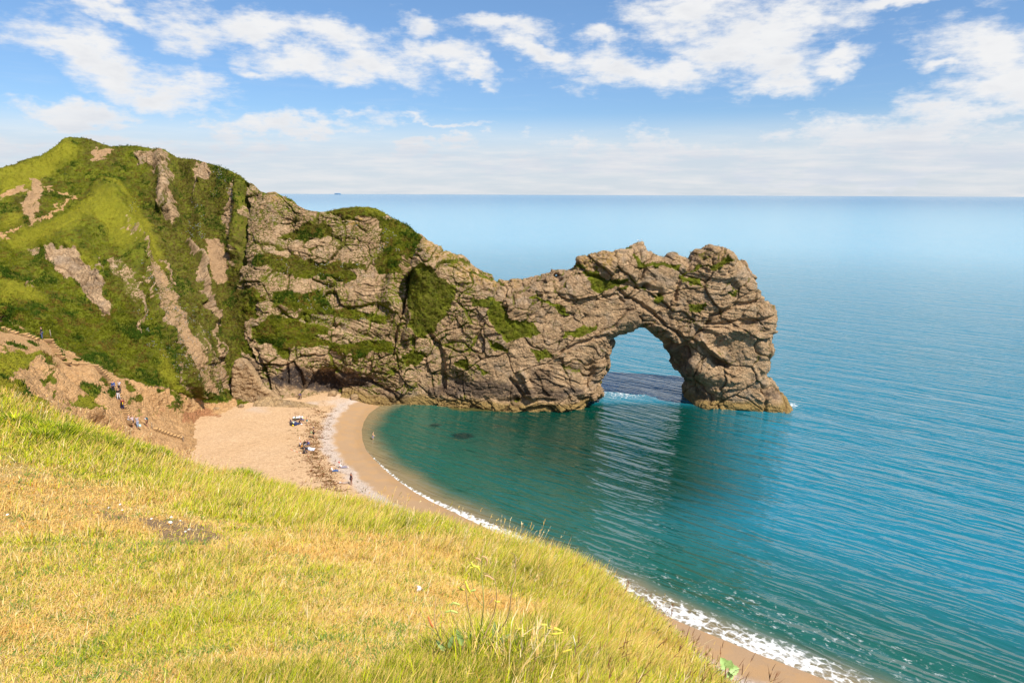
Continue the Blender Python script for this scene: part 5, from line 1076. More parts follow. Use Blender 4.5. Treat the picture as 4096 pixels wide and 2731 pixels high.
flight('timber_steps', interp_pairs({0: ((-6, 1316), (8, 1316)), 2: ((17, 1324), (31, 1325)), 4: ((44, 1335), (60, 1336)), 5: ((70, 1342), (98, 1343)), 7: ((112, 1353), (127, 1354)), 8: ((126, 1358), (142, 1359))}), 'short flight of timber edged steps running in from the left edge of the photo', drop=.3, depth=1.0)
flB, pB = flight('timber_steps', [((144, 1364), (206, 1362)), ((172, 1376), (211, 1373)), ((179, 1385), (217, 1382)), ((184, 1394), (224, 1390)), ((190, 1403), (231, 1399)), ((195, 1412), (236, 1408)), ((200, 1421), (241, 1417)), ((212, 1433), (252, 1429))], 'upper flight of wide timber steps below the lone man and post')
flight('timber_steps', [((228, 1455), (279, 1453)), ((262, 1458), (308, 1457)), ((300, 1459), (346, 1458))], 'timber landing joining the upper and the long flight of steps', drop=.25)
flC, pC = flight('timber_steps', interp_pairs({0: ((359, 1466), (389, 1464)), 5: ((385, 1503), (425, 1501)), 10: ((419, 1540), (457, 1538)), 15: ((443, 1570), (472, 1568)), 20: ((457, 1608), (491, 1606)), 25: ((470, 1646), (510, 1644)), 31: ((485, 1695), (525, 1692))}), 'long main flight of timber steps descending the earth slope with walkers on it')
flD, pD = flight('timber_steps', interp_pairs({0: ((606, 1716), (626, 1722)), 4: ((650, 1733), (672, 1740)), 8: ((704, 1752), (728, 1758))}), 'pale boarded steps leading down onto the sand', drop=.3, depth=.7)
def post(px, py, hgt, label, r_=.06, lean=0.0, cliff=True):
    q = on_cliff(px, py) if cliff else beach_at(px, py)
    root = empty('wooden_post', q, 0, label, 'post')
    tube('shaft', [(0, 0, -.2), (lean * .5, 0, hgt * .5), (lean, 0, hgt)], [r_, r_ * .95, r_ * .85], flat_mat('grey_timber', (.33, .27, .20), .9, 0, .3, 6), root, 8)
    boxes('cap_board', [((lean, -.02, hgt - .18), (r_ * 2.6, .03, .26), 0)], wood, root, .005)
    return root
post(202, 1348, 1.15, 'lone grey wooden post beside the man at the head of the steps')
post(607, 1716, .95, 'wooden post at the upper end of the boarded steps', .05, .03); post(733, 1766, .95, 'wooden post at the foot of the boarded steps by the sand', .06, .02)
def tread(lst, i): return lst[min(i, len(lst) - 1)]
def near(lst, px, py):
    best = min(lst, key=lambda q: sum((np.array(project(q[None])).ravel() - (px, py)) ** 2)); return best
person(near(pB, 165, 1358) + (-.3, 0, 0), LEFT + .3, 'man in black jacket and blue jeans standing alone at the top of the steps', 'stand', 1.8, (.015, .015, .025), (.06, .09, .19), (.10, .07, .06), sleeves='long')
a_ = near(pC, 456, 1574); person(a_ + (-.35, .1, 0), TO_CAM, 'walker in bright blue jacket and dark trousers, rearmost on the long steps', 'walk', 1.75, (.01, .09, .35), (.015, .015, .03), sleeves='long', group=g1)
person(a_ + (.45, .25, 0), TO_CAM - .2, 'walker in white shirt with dark jacket tied around, beside the blue jacket', 'walk', 1.75, (.62, .62, .68), (.02, .02, .03), (.16, .05, .03), group=g1)
b_ = near(pC, 470, 1607); person(b_, TO_CAM + .1, 'man in black jacket and pale grey trousers walking down the steps', 'walk', 1.8, (.02, .022, .03), (.50, .50, .55), (.05, .02, .015), sleeves='long', group=g1)
c_ = near(pC, 481, 1642); person(c_, TO_CAM, 'walker in maroon jacket with dark curly hair coming down the steps', 'walk', 1.68, (.22, .01, .02), (.02, .03, .12), (.015, .01, .01), True, 'long', group=g1)
loft_bag('bag', (c_[0], c_[1] - .28, c_[2] + .75), TO_CAM, (.28, .16, .42), (.012, .012, .015), 'black bag with yellow side held in front of the maroon jacket', straps=False)
boxes('yellow_scarf', [((0, 0, 0), (.09, .05, .40), .2)], paint((.80, .55, .01)), label='yellow scarf hanging beside the black bag on the steps', category='scarf').location = (c_[0] + .2, c_[1] - .26, c_[2] + 1.05)
d_ = on_cliff(519, 1703) + (0, 0, .1); person(d_, AWAY - .4, 'blonde woman in pale vest at the foot of the long steps', 'walk', 1.68, (.60, .57, .60), (.45, .45, .50), (.62, .42, .18), False, 'none', group=g1)
e_ = on_cliff(531, 1711) + (0, 0, .05); person(e_, RIGHT - .3, 'man in striped white shirt and black shorts at the foot of the steps', 'walk', 1.78, (.55, .48, .55), (.02, .02, .03), (.04, .02, .01), shorts=True, group=g1)
loft_bag('backpack', behind(e_, RIGHT - .3, .24, .95), RIGHT - .3, (.32, .2, .46), (.035, .015, .03), 'dark maroon backpack worn by the man in the striped shirt')
h_ = on_cliff(551, 1714) + (0, 0, .05); person(h_, RIGHT - .6, 'man in grey t-shirt and pale jeans walking onto the landing', 'walk', 1.78, (.36, .36, .42), (.25, .30, .42), (.12, .06, .03), group=g1)
loft_bag('carrier_bag', (h_[0] + .42, h_[1] - .15, h_[2] + .25), .3, (.34, .18, .38), (.42, .68, .70), 'pale turquoise carrier bag held by the man in grey', straps=False)
k_ = on_cliff(590, 1711) + (0, 0, .05); person(k_, LEFT + .5, 'woman in white top bending forward beside the boarded steps', 'walk', 1.70, (.66, .60, .62), (.05, .02, .03), (.06, .03, .02), lean=.45, shorts=True, group=g1)
loft_bag('backpack', behind(k_, LEFT + .5, .12, 1.15), LEFT + .5, (.32, .22, .44), (.02, .08, .10), 'dark teal backpack on the woman bending by the boarded steps', lie=-.4)

# ------------------------------------------------------------------ people and things on the beach
g2 = 'people resting on the beach'
q = beach_at(1163, 1592); person(q + (0, 2.2, .2), RIGHT, 'person in black lying behind the pale rock ledge, left one', 'lie', 1.7, (.012, .01, .01), (.012, .01, .012), group=g2, sleeves='long')
q = beach_at(1176, 1590); person(q + (0, 1.6, .1), TO_CAM + .6, 'person in purple top sitting behind the pale rock ledge', 'sit', 1.7, (.14, .10, .26), (.015, .012, .02), (.12, .05, .04), sleeves='long', group=g2)
q = beach_at(1203, 1596); person(q, TO_CAM, 'person in navy top bending down at the tip of the rock ledge', 'bend', 1.72, (.04, .03, .14), (.01, .012, .02), (.1, .05, .04), group=g2)
q = beach_at(1229, 1697); person(q, LEFT + .4, 'bare chested boy in turquoise shorts standing beside the seated group', 'stand', 1.42, (.5, .3, .2), (.0, .28, .30), (.10, .04, .02), bare=True, shorts=True, arms=((.22, .10, 1.16), (.20, .36, 1.18)), group=g2, shoes=None)
boxes('plastic_spade', [((0, 0, 0), (.26, .03, .05), 0), ((-.22, 0, .04), (.2, .05, .18), .2)], paint((.75, .72, .22), .5), label='pale yellow toy spade held up by the boy', category='spade').location = tuple(q + np.array([-.42, -.1, 1.12]))
G = [(1166,1690,'sitstraight',RIGHT+.2,(.04,.03,.06),(.10,.11,.18),(.03,.02,.02),'person in dark clothes reclining at the left of the upper group'),
     (1180,1681,'sit',RIGHT-.3,(.13,.33,.22),(.03,.03,.04),(.02,.02,.02),'person in pale green top in the middle of the upper group'),
     (1201,1683,'sit',RIGHT+.1,(.03,.025,.04),(.10,.10,.25),(.05,.04,.05),'person in dark jacket with bright blue trousers in the upper group'),
     (1198,1692,'sit',RIGHT-.5,(.02,.015,.02),(.50,.26,.14),(.03,.015,.01),'long haired person with bare legs at the front of the upper group')]
for x_, y_, ps, rz_, tp, lg_, hr, lb in G: person(beach_at(x_, y_), rz_, lb, ps, 1.7, tp, lg_, hr, lb.startswith('long'), 'long' if tp[0] < .1 else 'short', shorts='bare legs' in lb, group=g2)
def towel(px, py, sx_, sy_, col, label, rz=0., z=.05):
    q = beach_at(px, py); nu, nv = 14, 10; U, V_ = np.meshgrid(np.linspace(-.5, .5, nu), np.linspace(-.5, .5, nv), indexing='ij'); Pp = np.stack([U * sx_, V_ * sy_, 0 * U], -1).reshape(-1, 3); Pp[:, 2] = z + fbm(Pp * 3 + px, 3, 5) * .22 - .04
    o = make_mesh('towel', Pp, grid_faces(nu, nv), paint(col), label=label, category='towel'); sm = o.modifiers.new('thick', 'SOLIDIFY'); sm.thickness = .02; o.location = q; o.rotation_euler = (0, 0, rz); return o
towel(1192, 1676, 1.7, 1.0, (.72, .72, .74), 'white towel heaped behind the upper group', .3, .3); towel(1182, 1694, 1.8, .9, (.04, .05, .12), 'navy towel spread under the upper group', -.2)
towel(1235, 1795, 1.9, .8, (.76, .76, .80), 'white towel laid out beside the lower group', -.25)
towel(1245, 1801, .9, .5, (.66, .70, .82), 'small pale blue towel at the end of the white one', -.2)
for (x_, y_, sz, c0, lb) in [(1167, 1701, (.55, .4, .5), (.012, .01, .015), 'black rucksack lying in front of the upper group'), (1182, 1701, (.6, .4, .45), (.01, .02, .10), 'navy blue rucksack beside the yellow bag'), (1172, 1704, (.3, .25, .25), (.72, .52, .01), 'small yellow bag between the two rucksacks'), (1174, 1694, (.35, .3, .35), (.72, .68, .42), 'cream cloth bag on top of the rucksacks'), (1206, 1698, (.3, .2, .18), (.78, .76, .80), 'small white bag in front of the bare legged person'), (1218, 1799, (.55, .4, .4), (.01, .01, .015), 'black rucksack in the middle of the lower group'), (1227, 1797, (.4, .35, .35), (.02, .02, .05), 'dark navy rucksack with white badge in the lower group')]:
    loft_bag('rucksack' if sz[0] > .38 else 'small_bag', beach_at(x_, y_), .4, sz, c0, lb, straps=sz[0] > .38)
q = beach_at(1256, 1753); person(q, RIGHT + .5, 'man in black t-shirt, black shorts and cap standing on the seaweed line', 'stand', 1.8, (.012, .012, .018), (.015, .013, .013), (.05, .03, .03), shorts=True, hat=(.06, .05, .11), arms=((.24, .02, 1.16), (.12, .24, 1.10)), group=g2)
loft_bag('shoulder_bag', (q[0] - .36, q[1] - .12, q[2] + .85), .5, (.34, .26, .42), (.30, .30, .14), 'olive and white shoulder bag on the standing man in black', straps=False)
G = [(1199,1784,'sit',RIGHT,(.50,.50,.58),(.03,.03,.04),(.10,.05,.03),'dark haired person in pale grey shirt at the left of the lower group',False),
     (1206,1794,'sit',RIGHT+.4,(.72,.36,.01),(.03,.02,.02),(.07,.02,.02),'long haired person in orange yellow top in the lower group',True),
     (1219,1779,'sitcross',TO_CAM+.5,(.012,.015,.014),(.35,.36,.40),(.05,.02,.01),'person in black t-shirt facing the beach in the lower group',True),
     (1228,1776,'sit',TO_CAM+.9,(.50,.22,.22),(.02,.02,.06),(.22,.09,.04),'red haired person in pink top at the back of the lower group',True),
     (1237,1780,'sit',LEFT+.6,(.10,.11,.32),(.02,.015,.03),(.2,.1,.06),'person in blue and white patterned top at the right of the lower group',False),
     (1214,1813,'sit',RIGHT+.1,(.075,.075,.065),(.03,.015,.03),(.02,.02,.03),'person in dark grey jumper sitting at the front of the lower group',False)]
for x_, y_, ps, rz_, tp, lg_, hr, lb, lh in G: person(beach_at(x_, y_), rz_, lb, ps, 1.7, tp, lg_, hr, lh, 'long' if tp[0] < .2 else 'short', group=g2)
def ranging_pole(a, b, label):
    a = np.array(a); b = np.array(b); root = empty('ranging_pole', a, 0, label, 'pole'); n = 4
    for i in range(n):
        p0 = (b - a) * i / n; p1 = (b - a) * (i + 1) / n; tube('band', [p0, (p0 + p1) / 2, p1], .028, paint((.70, .12, .06) if i % 2 == 0 else (.80, .78, .74), .5), root, 8)
ranging_pole(beach_at(1161, 1797) + (0, 0, .05), beach_at(1203, 1813) + (0, 0, .05), 'red and white striped pole lying on the sand by the lower group')
ranging_pole(beach_at(1206, 1796) + (0, .1, 0), beach_at(1206, 1796) + (-.25, .1, 1.95), 'red and white striped pole standing upright in the lower group')
q = beach_at(1332, 1885); person(q, RIGHT + .1, 'long haired woman in white t-shirt and blue jeans leaning back on the shingle', 'sitstraight', 1.68, (.82, .82, .86), (.05, .11, .26), (.45, .26, .12), True, group=g2, shoes=(.75, .75, .78), skin=(.62, .36, .26))
q = beach_at(1366, 1871); person(q, RIGHT + .2, 'man in white t-shirt, red cap and grey trousers leaning back on the shingle', 'sitstraight', 1.78, (.82, .82, .84), (.23, .21, .27), (.3, .1, .08), hat=(.55, .08, .07), group=g2, shoes=(.7, .7, .72), skin=(.62, .36, .26))
q = beach_at(1406, 1939); person(q, LEFT + .9, 'dark haired woman in navy swimsuit standing near the wet sand', 'stand', 1.72, (.01, .03, .07), (.05, .02, .04), (.02, .01, .01), True, 'none', shorts=True, group=g2, shoes=None, skin=(.33, .13, .07))
q = beach_at(1372, 1934); person(q, RIGHT + .3, 'dark haired person lying on the shingle near the woman in the swimsuit', 'lie', 1.65, (.55, .50, .46), (.40, .30, .24), (.03, .02, .015), True, group=g2, shoes=None)
q = at_z(1492., 1766., -.38); person(q, RIGHT + .2, 'bather in lilac shorts standing knee deep in the green water', 'wade', 1.68, (.02, .02, .02), (.52, .46, .62), (.05, .02, .015), True, 'none', shorts=True, bare=True, lean=.12, group=g2, shoes=None, skin=(.70, .42, .24))

bould = M_LAND
for x_, y_, sz, lb in [(1112,1558,1.5,'pale rounded boulder against the cliff foot behind the slab'),(1150,1572,1.0,'pale boulder between the cliff foot and the rock ledge'),(1188,1570,.8,'small boulder at the cliff foot above the seated pair'),(905,1612,.9,'small rock at the foot of the scree beside the slab'),(868,1640,.7,'small rock half buried where the scree meets the sand'),(1330,1580,.9,'boulder at the foot of the dark overhang'),(1420,1596,1.1,'boulder where the shingle meets the cliff'),(965,1628,.6,'small stone in front of the leaning slab')]:
    q = beach_at(x_, y_); nu, nv = 22, 14; V = []; F = []
    for j in range(nv + 1):
        v = -math.pi / 2 + math.pi * j / nv
        for i in range(nu): u_ = 2 * math.pi * i / nu; V.append((math.cos(v) * math.cos(u_), math.cos(v) * math.sin(u_), math.sin(v) * .7))
    for j in range(nv):
        for i in range(nu): F.append((j * nu + i, j * nu + (i + 1) % nu, (j + 1) * nu + (i + 1) % nu, (j + 1) * nu + i))
    V = np.array(V); V = np.clip(V, -.72, .72); V *= (.7 + .6 * fbm(V * 1.5 + x_ * .1, 4, 3))[:, None] * sz; z_ = np.zeros(len(V))
    o = poly_mesh('boulder', V, F, bould, smooth=False, label=lb, category='boulder', group='fallen boulders at the cliff foot', attrs=dict(veg=z_, earth=z_, dark=z_, ochre=z_ + .2, lichen=z_, bright=z_, crack=z_, tone=z_ + .7, brown=z_)); o.location = tuple(q + np.array([0, 0, sz * .25]))
# ------------------------------------------------------------------ gulls and the far ship
def gull(px, py, rz, label):
    pxv, pyv = project(AV); c0 = np.where((np.abs(pxv - px) < 4))[0]; top = AV[c0[np.argmax(AV[c0, 2])]]
    root = empty('gull', top + (0, 0, .02), rz, label, 'gull'); wht = paint((.80, .80, .82), .6); gry = paint((.30, .32, .36), .6)
    skinned('body', [(0, -.20, .20), (0, -.05, .20), (0, .12, .24), (0, .20, .33), (0, .22, .38)], [(0, 1), (1, 2), (2, 3), (3, 4)], [.02, .085, .08, .042, .045], wht, root, 1, 1)
    for sd_ in (-1, 1): skinned('wing', [(sd_ * .075, .10, .25), (sd_ * .085, -.08, .23), (sd_ * .03, -.34, .19)], [(0, 1), (1, 2)], [(.02, .05), (.02, .06), (.008, .015)], gry, root, 1)
    tube('beak', [(0, .25, .375), (0, .33, .36)], [.014, .004], paint((.7, .45, .05), .5), root, 6)
    for sd_ in (-1, 1): tube('leg', [(sd_ * .035, .02, .15), (sd_ * .035, .03, 0)], .009, paint((.6, .35, .25), .6), root, 5)
gull(2553, 974, LEFT + .2, 'gull crouching just left of the highest rock on the arch'); gull(2566, 966, TO_CAM - .6, 'white gull perched on the very top of the arch')
SD = 34000.0; qs = CAM + ray(1352., 778.) * (SD / ray(1352., 778.)[1]); qs[2] = 0
ship = empty('container_ship', qs, 0, 'distant haze tinted container ship on the horizon', 'ship'); hz_ = flat_mat('hazy_hull', (.16, .28, .42), .9)  # distance haze is put into the ship's colours, no hazy air is built
V = []; F = []; k = 0
hull = np.array([(-165, -20, 0), (165, -20, 0), (178, 0, 0), (165, 20, 0), (-165, 20, 0), (-165, -22, 22), (172, -22, 22), (190, 0, 26), (172, 22, 22), (-165, 22, 22)], float)
poly_mesh('hull', hull, [(0, 1, 6, 5), (1, 2, 7, 6), (2, 3, 8, 7), (3, 4, 9, 8), (4, 0, 5, 9), (5, 6, 7, 8, 9), (4, 3, 2, 1, 0)], hz_, ship, smooth=False)
boxes('containers', [((-120 + i * 34, 0, 22 + h_ / 2 + .3), (31, 40, h_), 0) for i, h_ in enumerate((40, 48, 50, 47, 50, 49, 46, 40))], flat_mat('hazy_containers', (.22, .35, .50), .9), ship, 0)
boxes('bridge', [((-152, 0, 52), (16, 42, 60), 0), ((-152, 0, 76), (12, 56, 5), 0)], flat_mat('hazy_bridge', (.30, .42, .55), .9), ship, 0)

# ------------------------------------------------------------------ stones, flowers and plants on the near slope
def fg_at(px, py):
    d = ray(float(px), float(py)); ts = np.linspace(.0004, .02, 900); Q = CAM + d * ts[:, None]; z = fg_z(Q[:, 0], Q[:, 1]); below = np.where(Q[:, 2] < z)[0]
    q = Q[below[0]] if len(below) else Q[-1]; q = q.copy(); q[2] = float(fg_z(q[:1], q[1:2])[0]); return q
rockm = flat_mat('white_flint', (.72, .68, .62), .8, 0, .25, 30)
ST = [(30,2064,9,'beside the left edge of the photo'),(437,2036,8,'at the upper left of the bare earth patch'),(480,2022,9,'largest above the bare earth patch'),(489,2044,7,'just below the largest one above the bare patch'),(606,2080,8,'at the left end of the bare earth patch'),(686,2074,10,'above the middle of the bare earth patch'),(682,2096,14,'long one in the middle of the bare earth patch'),(757,2122,10,'at the right end of the bare earth patch'),(742,2133,8,'low at the right end of the bare earth patch'),(722,2086,6,'small one right of the middle of the bare patch'),(1236,2100,9,'alone in the turf right of the bare patch'),(526,2564,8,'alone in the dry turf near the bottom left'),(890,2039,7,'alone in the greener grass above the bare patch'),(402,2243,7,'alone in the dry turf below the bare patch')]
for x_, y_, sz, lb in ST:
    q = fg_at(x_, y_); d = np.linalg.norm(q - CAM); R_ = sz / FPX * d * .5; rs = np.random.default_rng(x_)
    V = []; F = []; nu, nv = 9, 6
    for j in range(nv + 1):
        v = -math.pi / 2 + math.pi * j / nv
        for i in range(nu): u_ = 2 * math.pi * i / nu; V.append((math.cos(v) * math.cos(u_) * 1.25, math.cos(v) * math.sin(u_), math.sin(v) * .7))
    for j in range(nv):
        for i in range(nu): F.append((j * nu + i, j * nu + (i + 1) % nu, (j + 1) * nu + (i + 1) % nu, (j + 1) * nu + i))
    V = np.array(V); V *= (.75 + .5 * fbm(V * 1.6 + x_, 3, 3))[:, None] * R_
    o = poly_mesh('stone', V, F, rockm, smooth=False, label='white stone ' + lb, category='stone', group='white stones in the turf'); o.location = tuple(q + np.array([0, 0, R_ * .5 + .012])); o.rotation_euler = (0, 0, rs.uniform(0, 6))
q = fg_at(1676, 2376); root = empty('snail_shell', q + (0, 0, .03), .6, 'small black and white snail shell lying on the dry turf', 'shell')
a = np.linspace(0, 4.6 * math.pi, 70); rad_ = .004 * np.exp(a * .105); tube('whorl', np.stack([rad_ * 1.3 * np.cos(a), -.012 + .0018 * a, rad_ * 1.3 * np.sin(a)], 1), rad_ * .75, flat_mat('shell_white', (.75, .72, .70), .4, 0, .2, 90), root, 10); tube('shell_mouth', [(.022, .012, -.008), (.034, .008, -.012), (.042, .0, -.010)], [.014, .012, .004], flat_mat('shell_dark', (.05, .035, .04), .5), root, 9)
yel = flat_mat('yellow_petals', (.85, .60, .01), .6); grn_ = flat_mat('green_stem', (.16, .22, .05), .7)
FLW = [(965, 2066, 'above the other two by the turf edge'), (986, 2080, 'largest of the three by the turf edge'), (1048, 2107, 'lowest of the three by the turf edge'), (1676, 2140, 'topmost on the slope'), (1682, 2163, 'left of the low pair under the topmost'), (1694, 2162, 'right of the low pair under the topmost'), (2064, 2444, 'beside the seeding plant'), (1338, 2136, 'alone between the two groups')]
for x_, y_, lb in FLW:
    q = fg_at(x_, y_ + 14); root = empty('yellow_flower', q, 0, 'small yellow hawkbit flower ' + lb, 'flower', 'yellow flowers in the turf'); d = np.linalg.norm(q - CAM); hh = .10 + d * .012; R_ = max(.013, d * .0016)
    tube('stem', [(0, 0, 0), (.01, 0, hh * .5), (0, 0, hh)], .002 + d * .0001, grn_, root, 5)
    V = [(0, 0, hh + .004)]; F = []
    for k in range(12):
        a = 2 * math.pi * k / 12; V += [(math.cos(a - .2) * R_ * .6, math.sin(a - .2) * R_ * .6, hh + .003), (math.cos(a) * R_, math.sin(a) * R_, hh + .007), (math.cos(a + .2) * R_ * .6, math.sin(a + .2) * R_ * .6, hh + .003)]; F.append((0, 1 + 3 * k, 2 + 3 * k, 3 + 3 * k))
    poly_mesh('petals', np.array(V), F, yel, root, smooth=False)
# the seeding plant at the bottom of the picture
YP = 2.95
def pp(x_, y_, dy=0.0): return at_y(float(x_), float(y_), YP + dy)
base = fg_at(1950, 2668); plant = empty('sea_radish', base, 0, 'straggling sea radish with yellow pods and grey green leaves at the bottom of the slope', 'plant')
def rel(L): return [p - base for p in L]
stem_c = flat_mat('stem_green', (.34, .33, .09), .7, 0, .3, 40); stem_b = flat_mat('stem_brown', (.42, .27, .13), .8, 0, .3, 40); stem_w = flat_mat('stem_woody', (.50, .33, .18), .85, 0, .3, 50)
def smoothc(L, n=14):
    L = np.array(L, float); t = np.linspace(0, len(L) - 1, n * (len(L) - 1) // 2 + 2); out = []
    for v in t:
        i = min(int(v), len(L) - 2); f_ = v - i; p0 = L[max(i - 1, 0)]; p1 = L[i]; p2 = L[i + 1]; p3 = L[min(i + 2, len(L) - 1)]
        out.append(.5 * ((2 * p1) + (-p0 + p2) * f_ + (2 * p0 - 5 * p1 + 4 * p2 - p3) * f_ ** 2 + (-p0 + 3 * p1 - 3 * p2 + p3) * f_ ** 3))
    return np.array(out)
def stem(pts, r0, r1, mt, nm='stem', dy=0.0):
    P_ = smoothc(rel([pp(x_, y_, dy + .03 * math.sin(i * 1.7)) for i, (x_, y_) in enumerate(pts)])); tube(nm, P_, np.linspace(r0, r1, len(P_)) * .72, mt, plant, 7)
stem([(1925, 2655), (1912, 2589), (1929, 2474), (1934, 2398), (1927, 2283), (1930, 2198)], .0065, .002, stem_c)
stem([(1925, 2600), (1985, 2535), (2031, 2466), (2048, 2355), (2061, 2312), (2060, 2227), (2046, 2211)], .005, .0018, stem_b, dy=.05)
stem([(1930, 2560), (1972, 2461), (1985, 2398), (1980, 2321), (1951, 2296), (1935, 2290)], .004, .0016, stem_b, dy=-.04)
stem([(1815, 2630), (1789, 2606), (1755, 2538), (1738, 2483), (1744, 2398), (1738, 2376)], .0055, .0016, stem_b, dy=-.08)
stem([(1912, 2570), (1893, 2525), (1870, 2419), (1859, 2338), (1836, 2351)], .004, .0015, stem_b, dy=-.02)
stem([(1770, 2560), (1720, 2510), (1680, 2492), (1650, 2512)], .003, .0012, stem_c, dy=-.1); stem([(1745, 2500), (1772, 2484), (1782, 2490)], .003, .0012, stem_c, dy=-.1); stem([(1700, 2480), (1680, 2460), (1640, 2445)], .002, .001, stem_b, dy=-.1)
stem([(1789, 2606), (1815, 2627), (1883, 2636), (1951, 2663), (2010, 2657), (2065, 2657), (2129, 2682), (2201, 2715)], .009, .007, stem_w, 'root_stem')
stem([(1925, 2600), (1950, 2650), (1960, 2700), (1948, 2740)], .005, .004, stem_b, 'stem'); stem([(2091, 2628), (2090, 2670), (2089, 2715)], .013, .012, stem_b, 'stub')
stem([(2215, 2735), (2265, 2691), (2299, 2602), (2297, 2560), (2292, 2540)], .006, .003, flat_mat('stem_bleached', (.75, .66, .45), .8), 'dead_stem', dy=.06)
stem([(2010, 2650), (2060, 2600), (2110, 2560), (2160, 2530)], .004, .002, stem_c, dy=.1)
stem([(2065, 2657), (2085, 2600), (2120, 2545), (2150, 2505), (2188, 2500)], .004, .0016, stem_c, dy=.08)
stem([(2100, 2585), (2150, 2560), (2195, 2528), (2240, 2520)], .003, .0014, stem_c, dy=.1)
stem([(2080, 2610), (2068, 2560), (2062, 2520)], .003, .0014, stem_c, dy=.06)
stem([(2110, 2600), (2170, 2590), (2226, 2618)], .003, .0014, stem_c, dy=.06)
stem([(1890, 2600), (1850, 2540), (1812, 2470), (1800, 2430)], .003, .0014, stem_c, dy=-.05)
stem([(1929, 2420), (1900, 2380), (1885, 2300), (1886, 2268)], .0025, .0012, stem_c)
stem([(2040, 2440), (2075, 2400), (2090, 2340)], .0022, .001, stem_b, dy=.05)
stem([(2150, 2700), (2175, 2620), (2160, 2560), (2172, 2470)], .003, .001, stem_b, dy=.1)
stem([(1860, 2640), (1820, 2560), (1826, 2480)], .0025, .001, stem_c, dy=-.1)
pod_m = flat_mat('pod_yellow', (.70, .62, .06), .6, 0, .2, 40); pod_o = flat_mat('pod_tan', (.62, .36, .16), .7, 0, .3, 40); pod_g = flat_mat('pod_green', (.46, .52, .12), .6, 0, .2, 40)
def pod(pts, mt, r_=.0075, dy=0.0):
    P_ = smoothc(rel([pp(x_, y_, dy) for x_, y_ in pts]), 10); n = len(P_); tt = np.linspace(0, 1, n); tube('pod', P_, r_ * (.35 + .65 * np.sin(tt * math.pi) ** .5) * (1 + .15 * np.sin(tt * 34)), mt, plant, 7)
for pts, mt, dy in [([(1883,2245),(1893,2262),(1912,2268),(1920,2290)],pod_m,0),([(1850,2308),(1872,2285),(1885,2268),(1918,2264)],pod_m,0),([(1832,2348),(1845,2355),(1858,2358)],pod_m,0),([(1861,2322),(1868,2345),(1882,2372)],pod_m,-.03),([(1900,2230),(1915,2234),(1924,2245)],pod_o,0),([(1926,2224),(1942,2228),(1949,2245),(1944,2262)],pod_o,0),
    ([(1937,2300),(1955,2304),(1975,2318)],pod_o,0),([(1978,2400),(1990,2406),(2000,2403)],pod_m,0),([(1955,2415),(1968,2400),(1974,2388)],pod_o,0),([(1803,2420),(1815,2410),(1840,2418)],pod_g,-.05),([(1780,2448),(1805,2442),(1832,2450)],pod_g,-.05),([(1880,2365),(1890,2360),(1904,2358)],pod_g,0),([(1712,2462),(1722,2490),(1733,2508)],flat_mat('pod_red',(.62,.20,.06),.6),-.1),
    ([(2065,2525),(2085,2518),(2104,2521)],pod_m,.08),([(2138,2500),(2160,2496),(2190,2498)],pod_m,.1),([(2197,2502),(2222,2512),(2248,2522)],pod_m,.1),([(2192,2536),(2225,2534),(2256,2527)],pod_m,.1),([(2095,2572),(2125,2556),(2155,2547)],pod_m,.05),([(2150,2576),(2168,2560),(2182,2550)],pod_m,.08),([(2226,2620),(2250,2607),(2288,2595)],pod_m,.05),([(2050,2674),(2055,2695),(2058,2720)],pod_m,0),([(2006,2722),(2030,2726),(2056,2730)],pod_m,0),([(2080,2545),(2100,2535),(2120,2533)],pod_m,.06),([(2060,2510),(2072,2515),(2090,2512)],pod_m,.06),([(2188,2510),(2210,2515),(2235,2517)],pod_m,.12)]:
    pod(pts, mt, .0055 if mt is not pod_o else .0042, dy)
leafm = flat_mat('radish_leaf', (.24, .34, .11), .55, 0, .25, 30); leafb = flat_mat('bright_leaf', (.34, .44, .06), .5, 0, .25, 30)
def leaf(p0, p1, wd, mt, curl=.25, nm='leaf', parent=None, base_=None):
    a = np.array(p0, float); b = np.array(p1, float); ax = b - a; L_ = np.linalg.norm(ax); ax /= L_; side = np.cross(ax, (0, -.8, .6)); side /= np.linalg.norm(side); nrm = np.cross(side, ax); n = 12; V = []; F = []
    for i in range(n + 1):
        t = i / n; w2 = wd * (math.sin(math.pi * t ** .75) ** .8) * (1 + .22 * math.sin(t * 26)) * .5 + .0015; c = a + ax * L_ * t - nrm * curl * L_ * (t * t) * .5
        V += [c - side * w2 + nrm * w2 * .35, c - side * w2 * .5 + nrm * w2 * .1, c, c + side * w2 * .5 + nrm * w2 * .1, c + side * w2 + nrm * w2 * .35]
    for i in range(n):
        for k in range(4): F.append((i * 5 + k, i * 5 + k + 1, i * 5 + k + 6, i * 5 + k + 5))
    return poly_mesh(nm, np.array(V), F, mt, parent or plant)
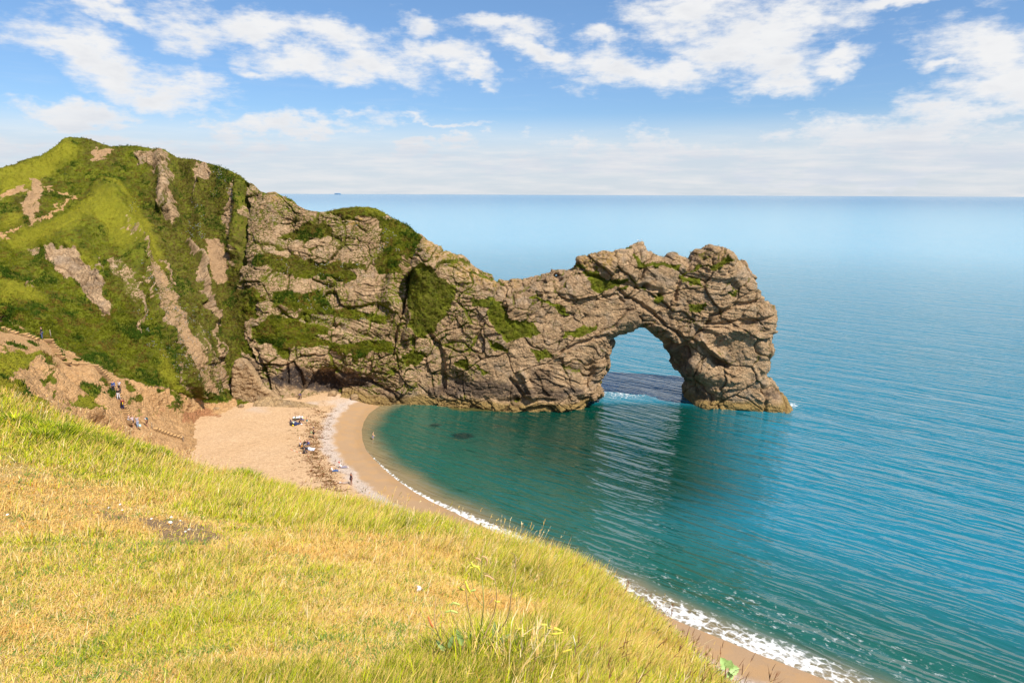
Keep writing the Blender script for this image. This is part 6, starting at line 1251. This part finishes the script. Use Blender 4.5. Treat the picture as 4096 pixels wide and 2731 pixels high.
for (a0, a1, b0, b1, wd, mt, dy) in [(1852,2580,1828,2520,.036,leafm,-.04),(1985,2575,2040,2535,.032,leafm,0),(1878,2590,1886,2525,.024,leafm,.02),(1975,2545,1978,2488,.022,leafm,.02),(1900,2622,1862,2600,.03,leafm,0),(1915,2640,1945,2598,.03,leafm,.03),(1950,2640,1985,2612,.026,leafm,.04),(1780,2600,1745,2560,.026,leafm,-.08),(1795,2590,1812,2540,.024,leafm,-.08),(2095,2615,2112,2568,.034,leafb,.02),(1955,2570,1925,2555,.02,leafb,.03),(1890,2650,1870,2672,.03,leafm,-.03),(2000,2622,2012,2640,.02,leafm,0),(2060,2580,2075,2540,.022,leafb,.08)]:
    leaf(pp(a0, a1, dy) - base, pp(b0, b1, dy) - base, wd * .75, mt)
nw = 900; pxs = rng.normal(1990, 130, nw); q_ = np.stack([at_y(float(a), 2660., YP + float(b)) for a, b in zip(pxs, rng.normal(0, .12, nw))]); q_[:, 2] = fg_z(q_[:, 0], q_[:, 1])
cwl = pick(['ygreen', 'green', 'pale', 'straw', 'dark'], [34, 26, 14, 16, 6], nw)
fo = blades('foliage', q_, rng.uniform(.06, .30, nw) ** 1.0, rng.uniform(.002, .006, nw), np.abs(rng.normal(.25, .3, nw)), rng.uniform(0, 6.28, nw), rng.uniform(-.2, .8, nw), cwl, cwl * 1.15, None, kind=None, flat_tip=.4)
fo.parent = plant; fo.matrix_parent_inverse = Matrix.Translation(-Vector([float(v) for v in base]))
q = fg_at(2830, 2722); broad = empty('broadleaf_plant', q, 0, 'pale green broad leaved plant at the right end of the brow', 'plant')
qa = lambda x_, y_: at_y(float(x_), float(y_), float(q[1]) + .05) - q
tube('stem', [(0, 0, 0), tuple(qa(2870, 2690)), tuple(qa(2910, 2660))], .008, grn_, broad, 6)
for (a0, a1, b0, b1, wd) in [(2905, 2672, 2885, 2630, .14), (2910, 2668, 2925, 2640, .12), (2915, 2680, 2958, 2672, .13), (2905, 2690, 2935, 2712, .10), (2870, 2700, 2850, 2670, .09)]: leaf(qa(a0, a1), qa(b0, b1), wd, flat_mat('pale_leaf', (.34, .50, .17), .5, 0, .2, 20), .2, 'leaf', broad)
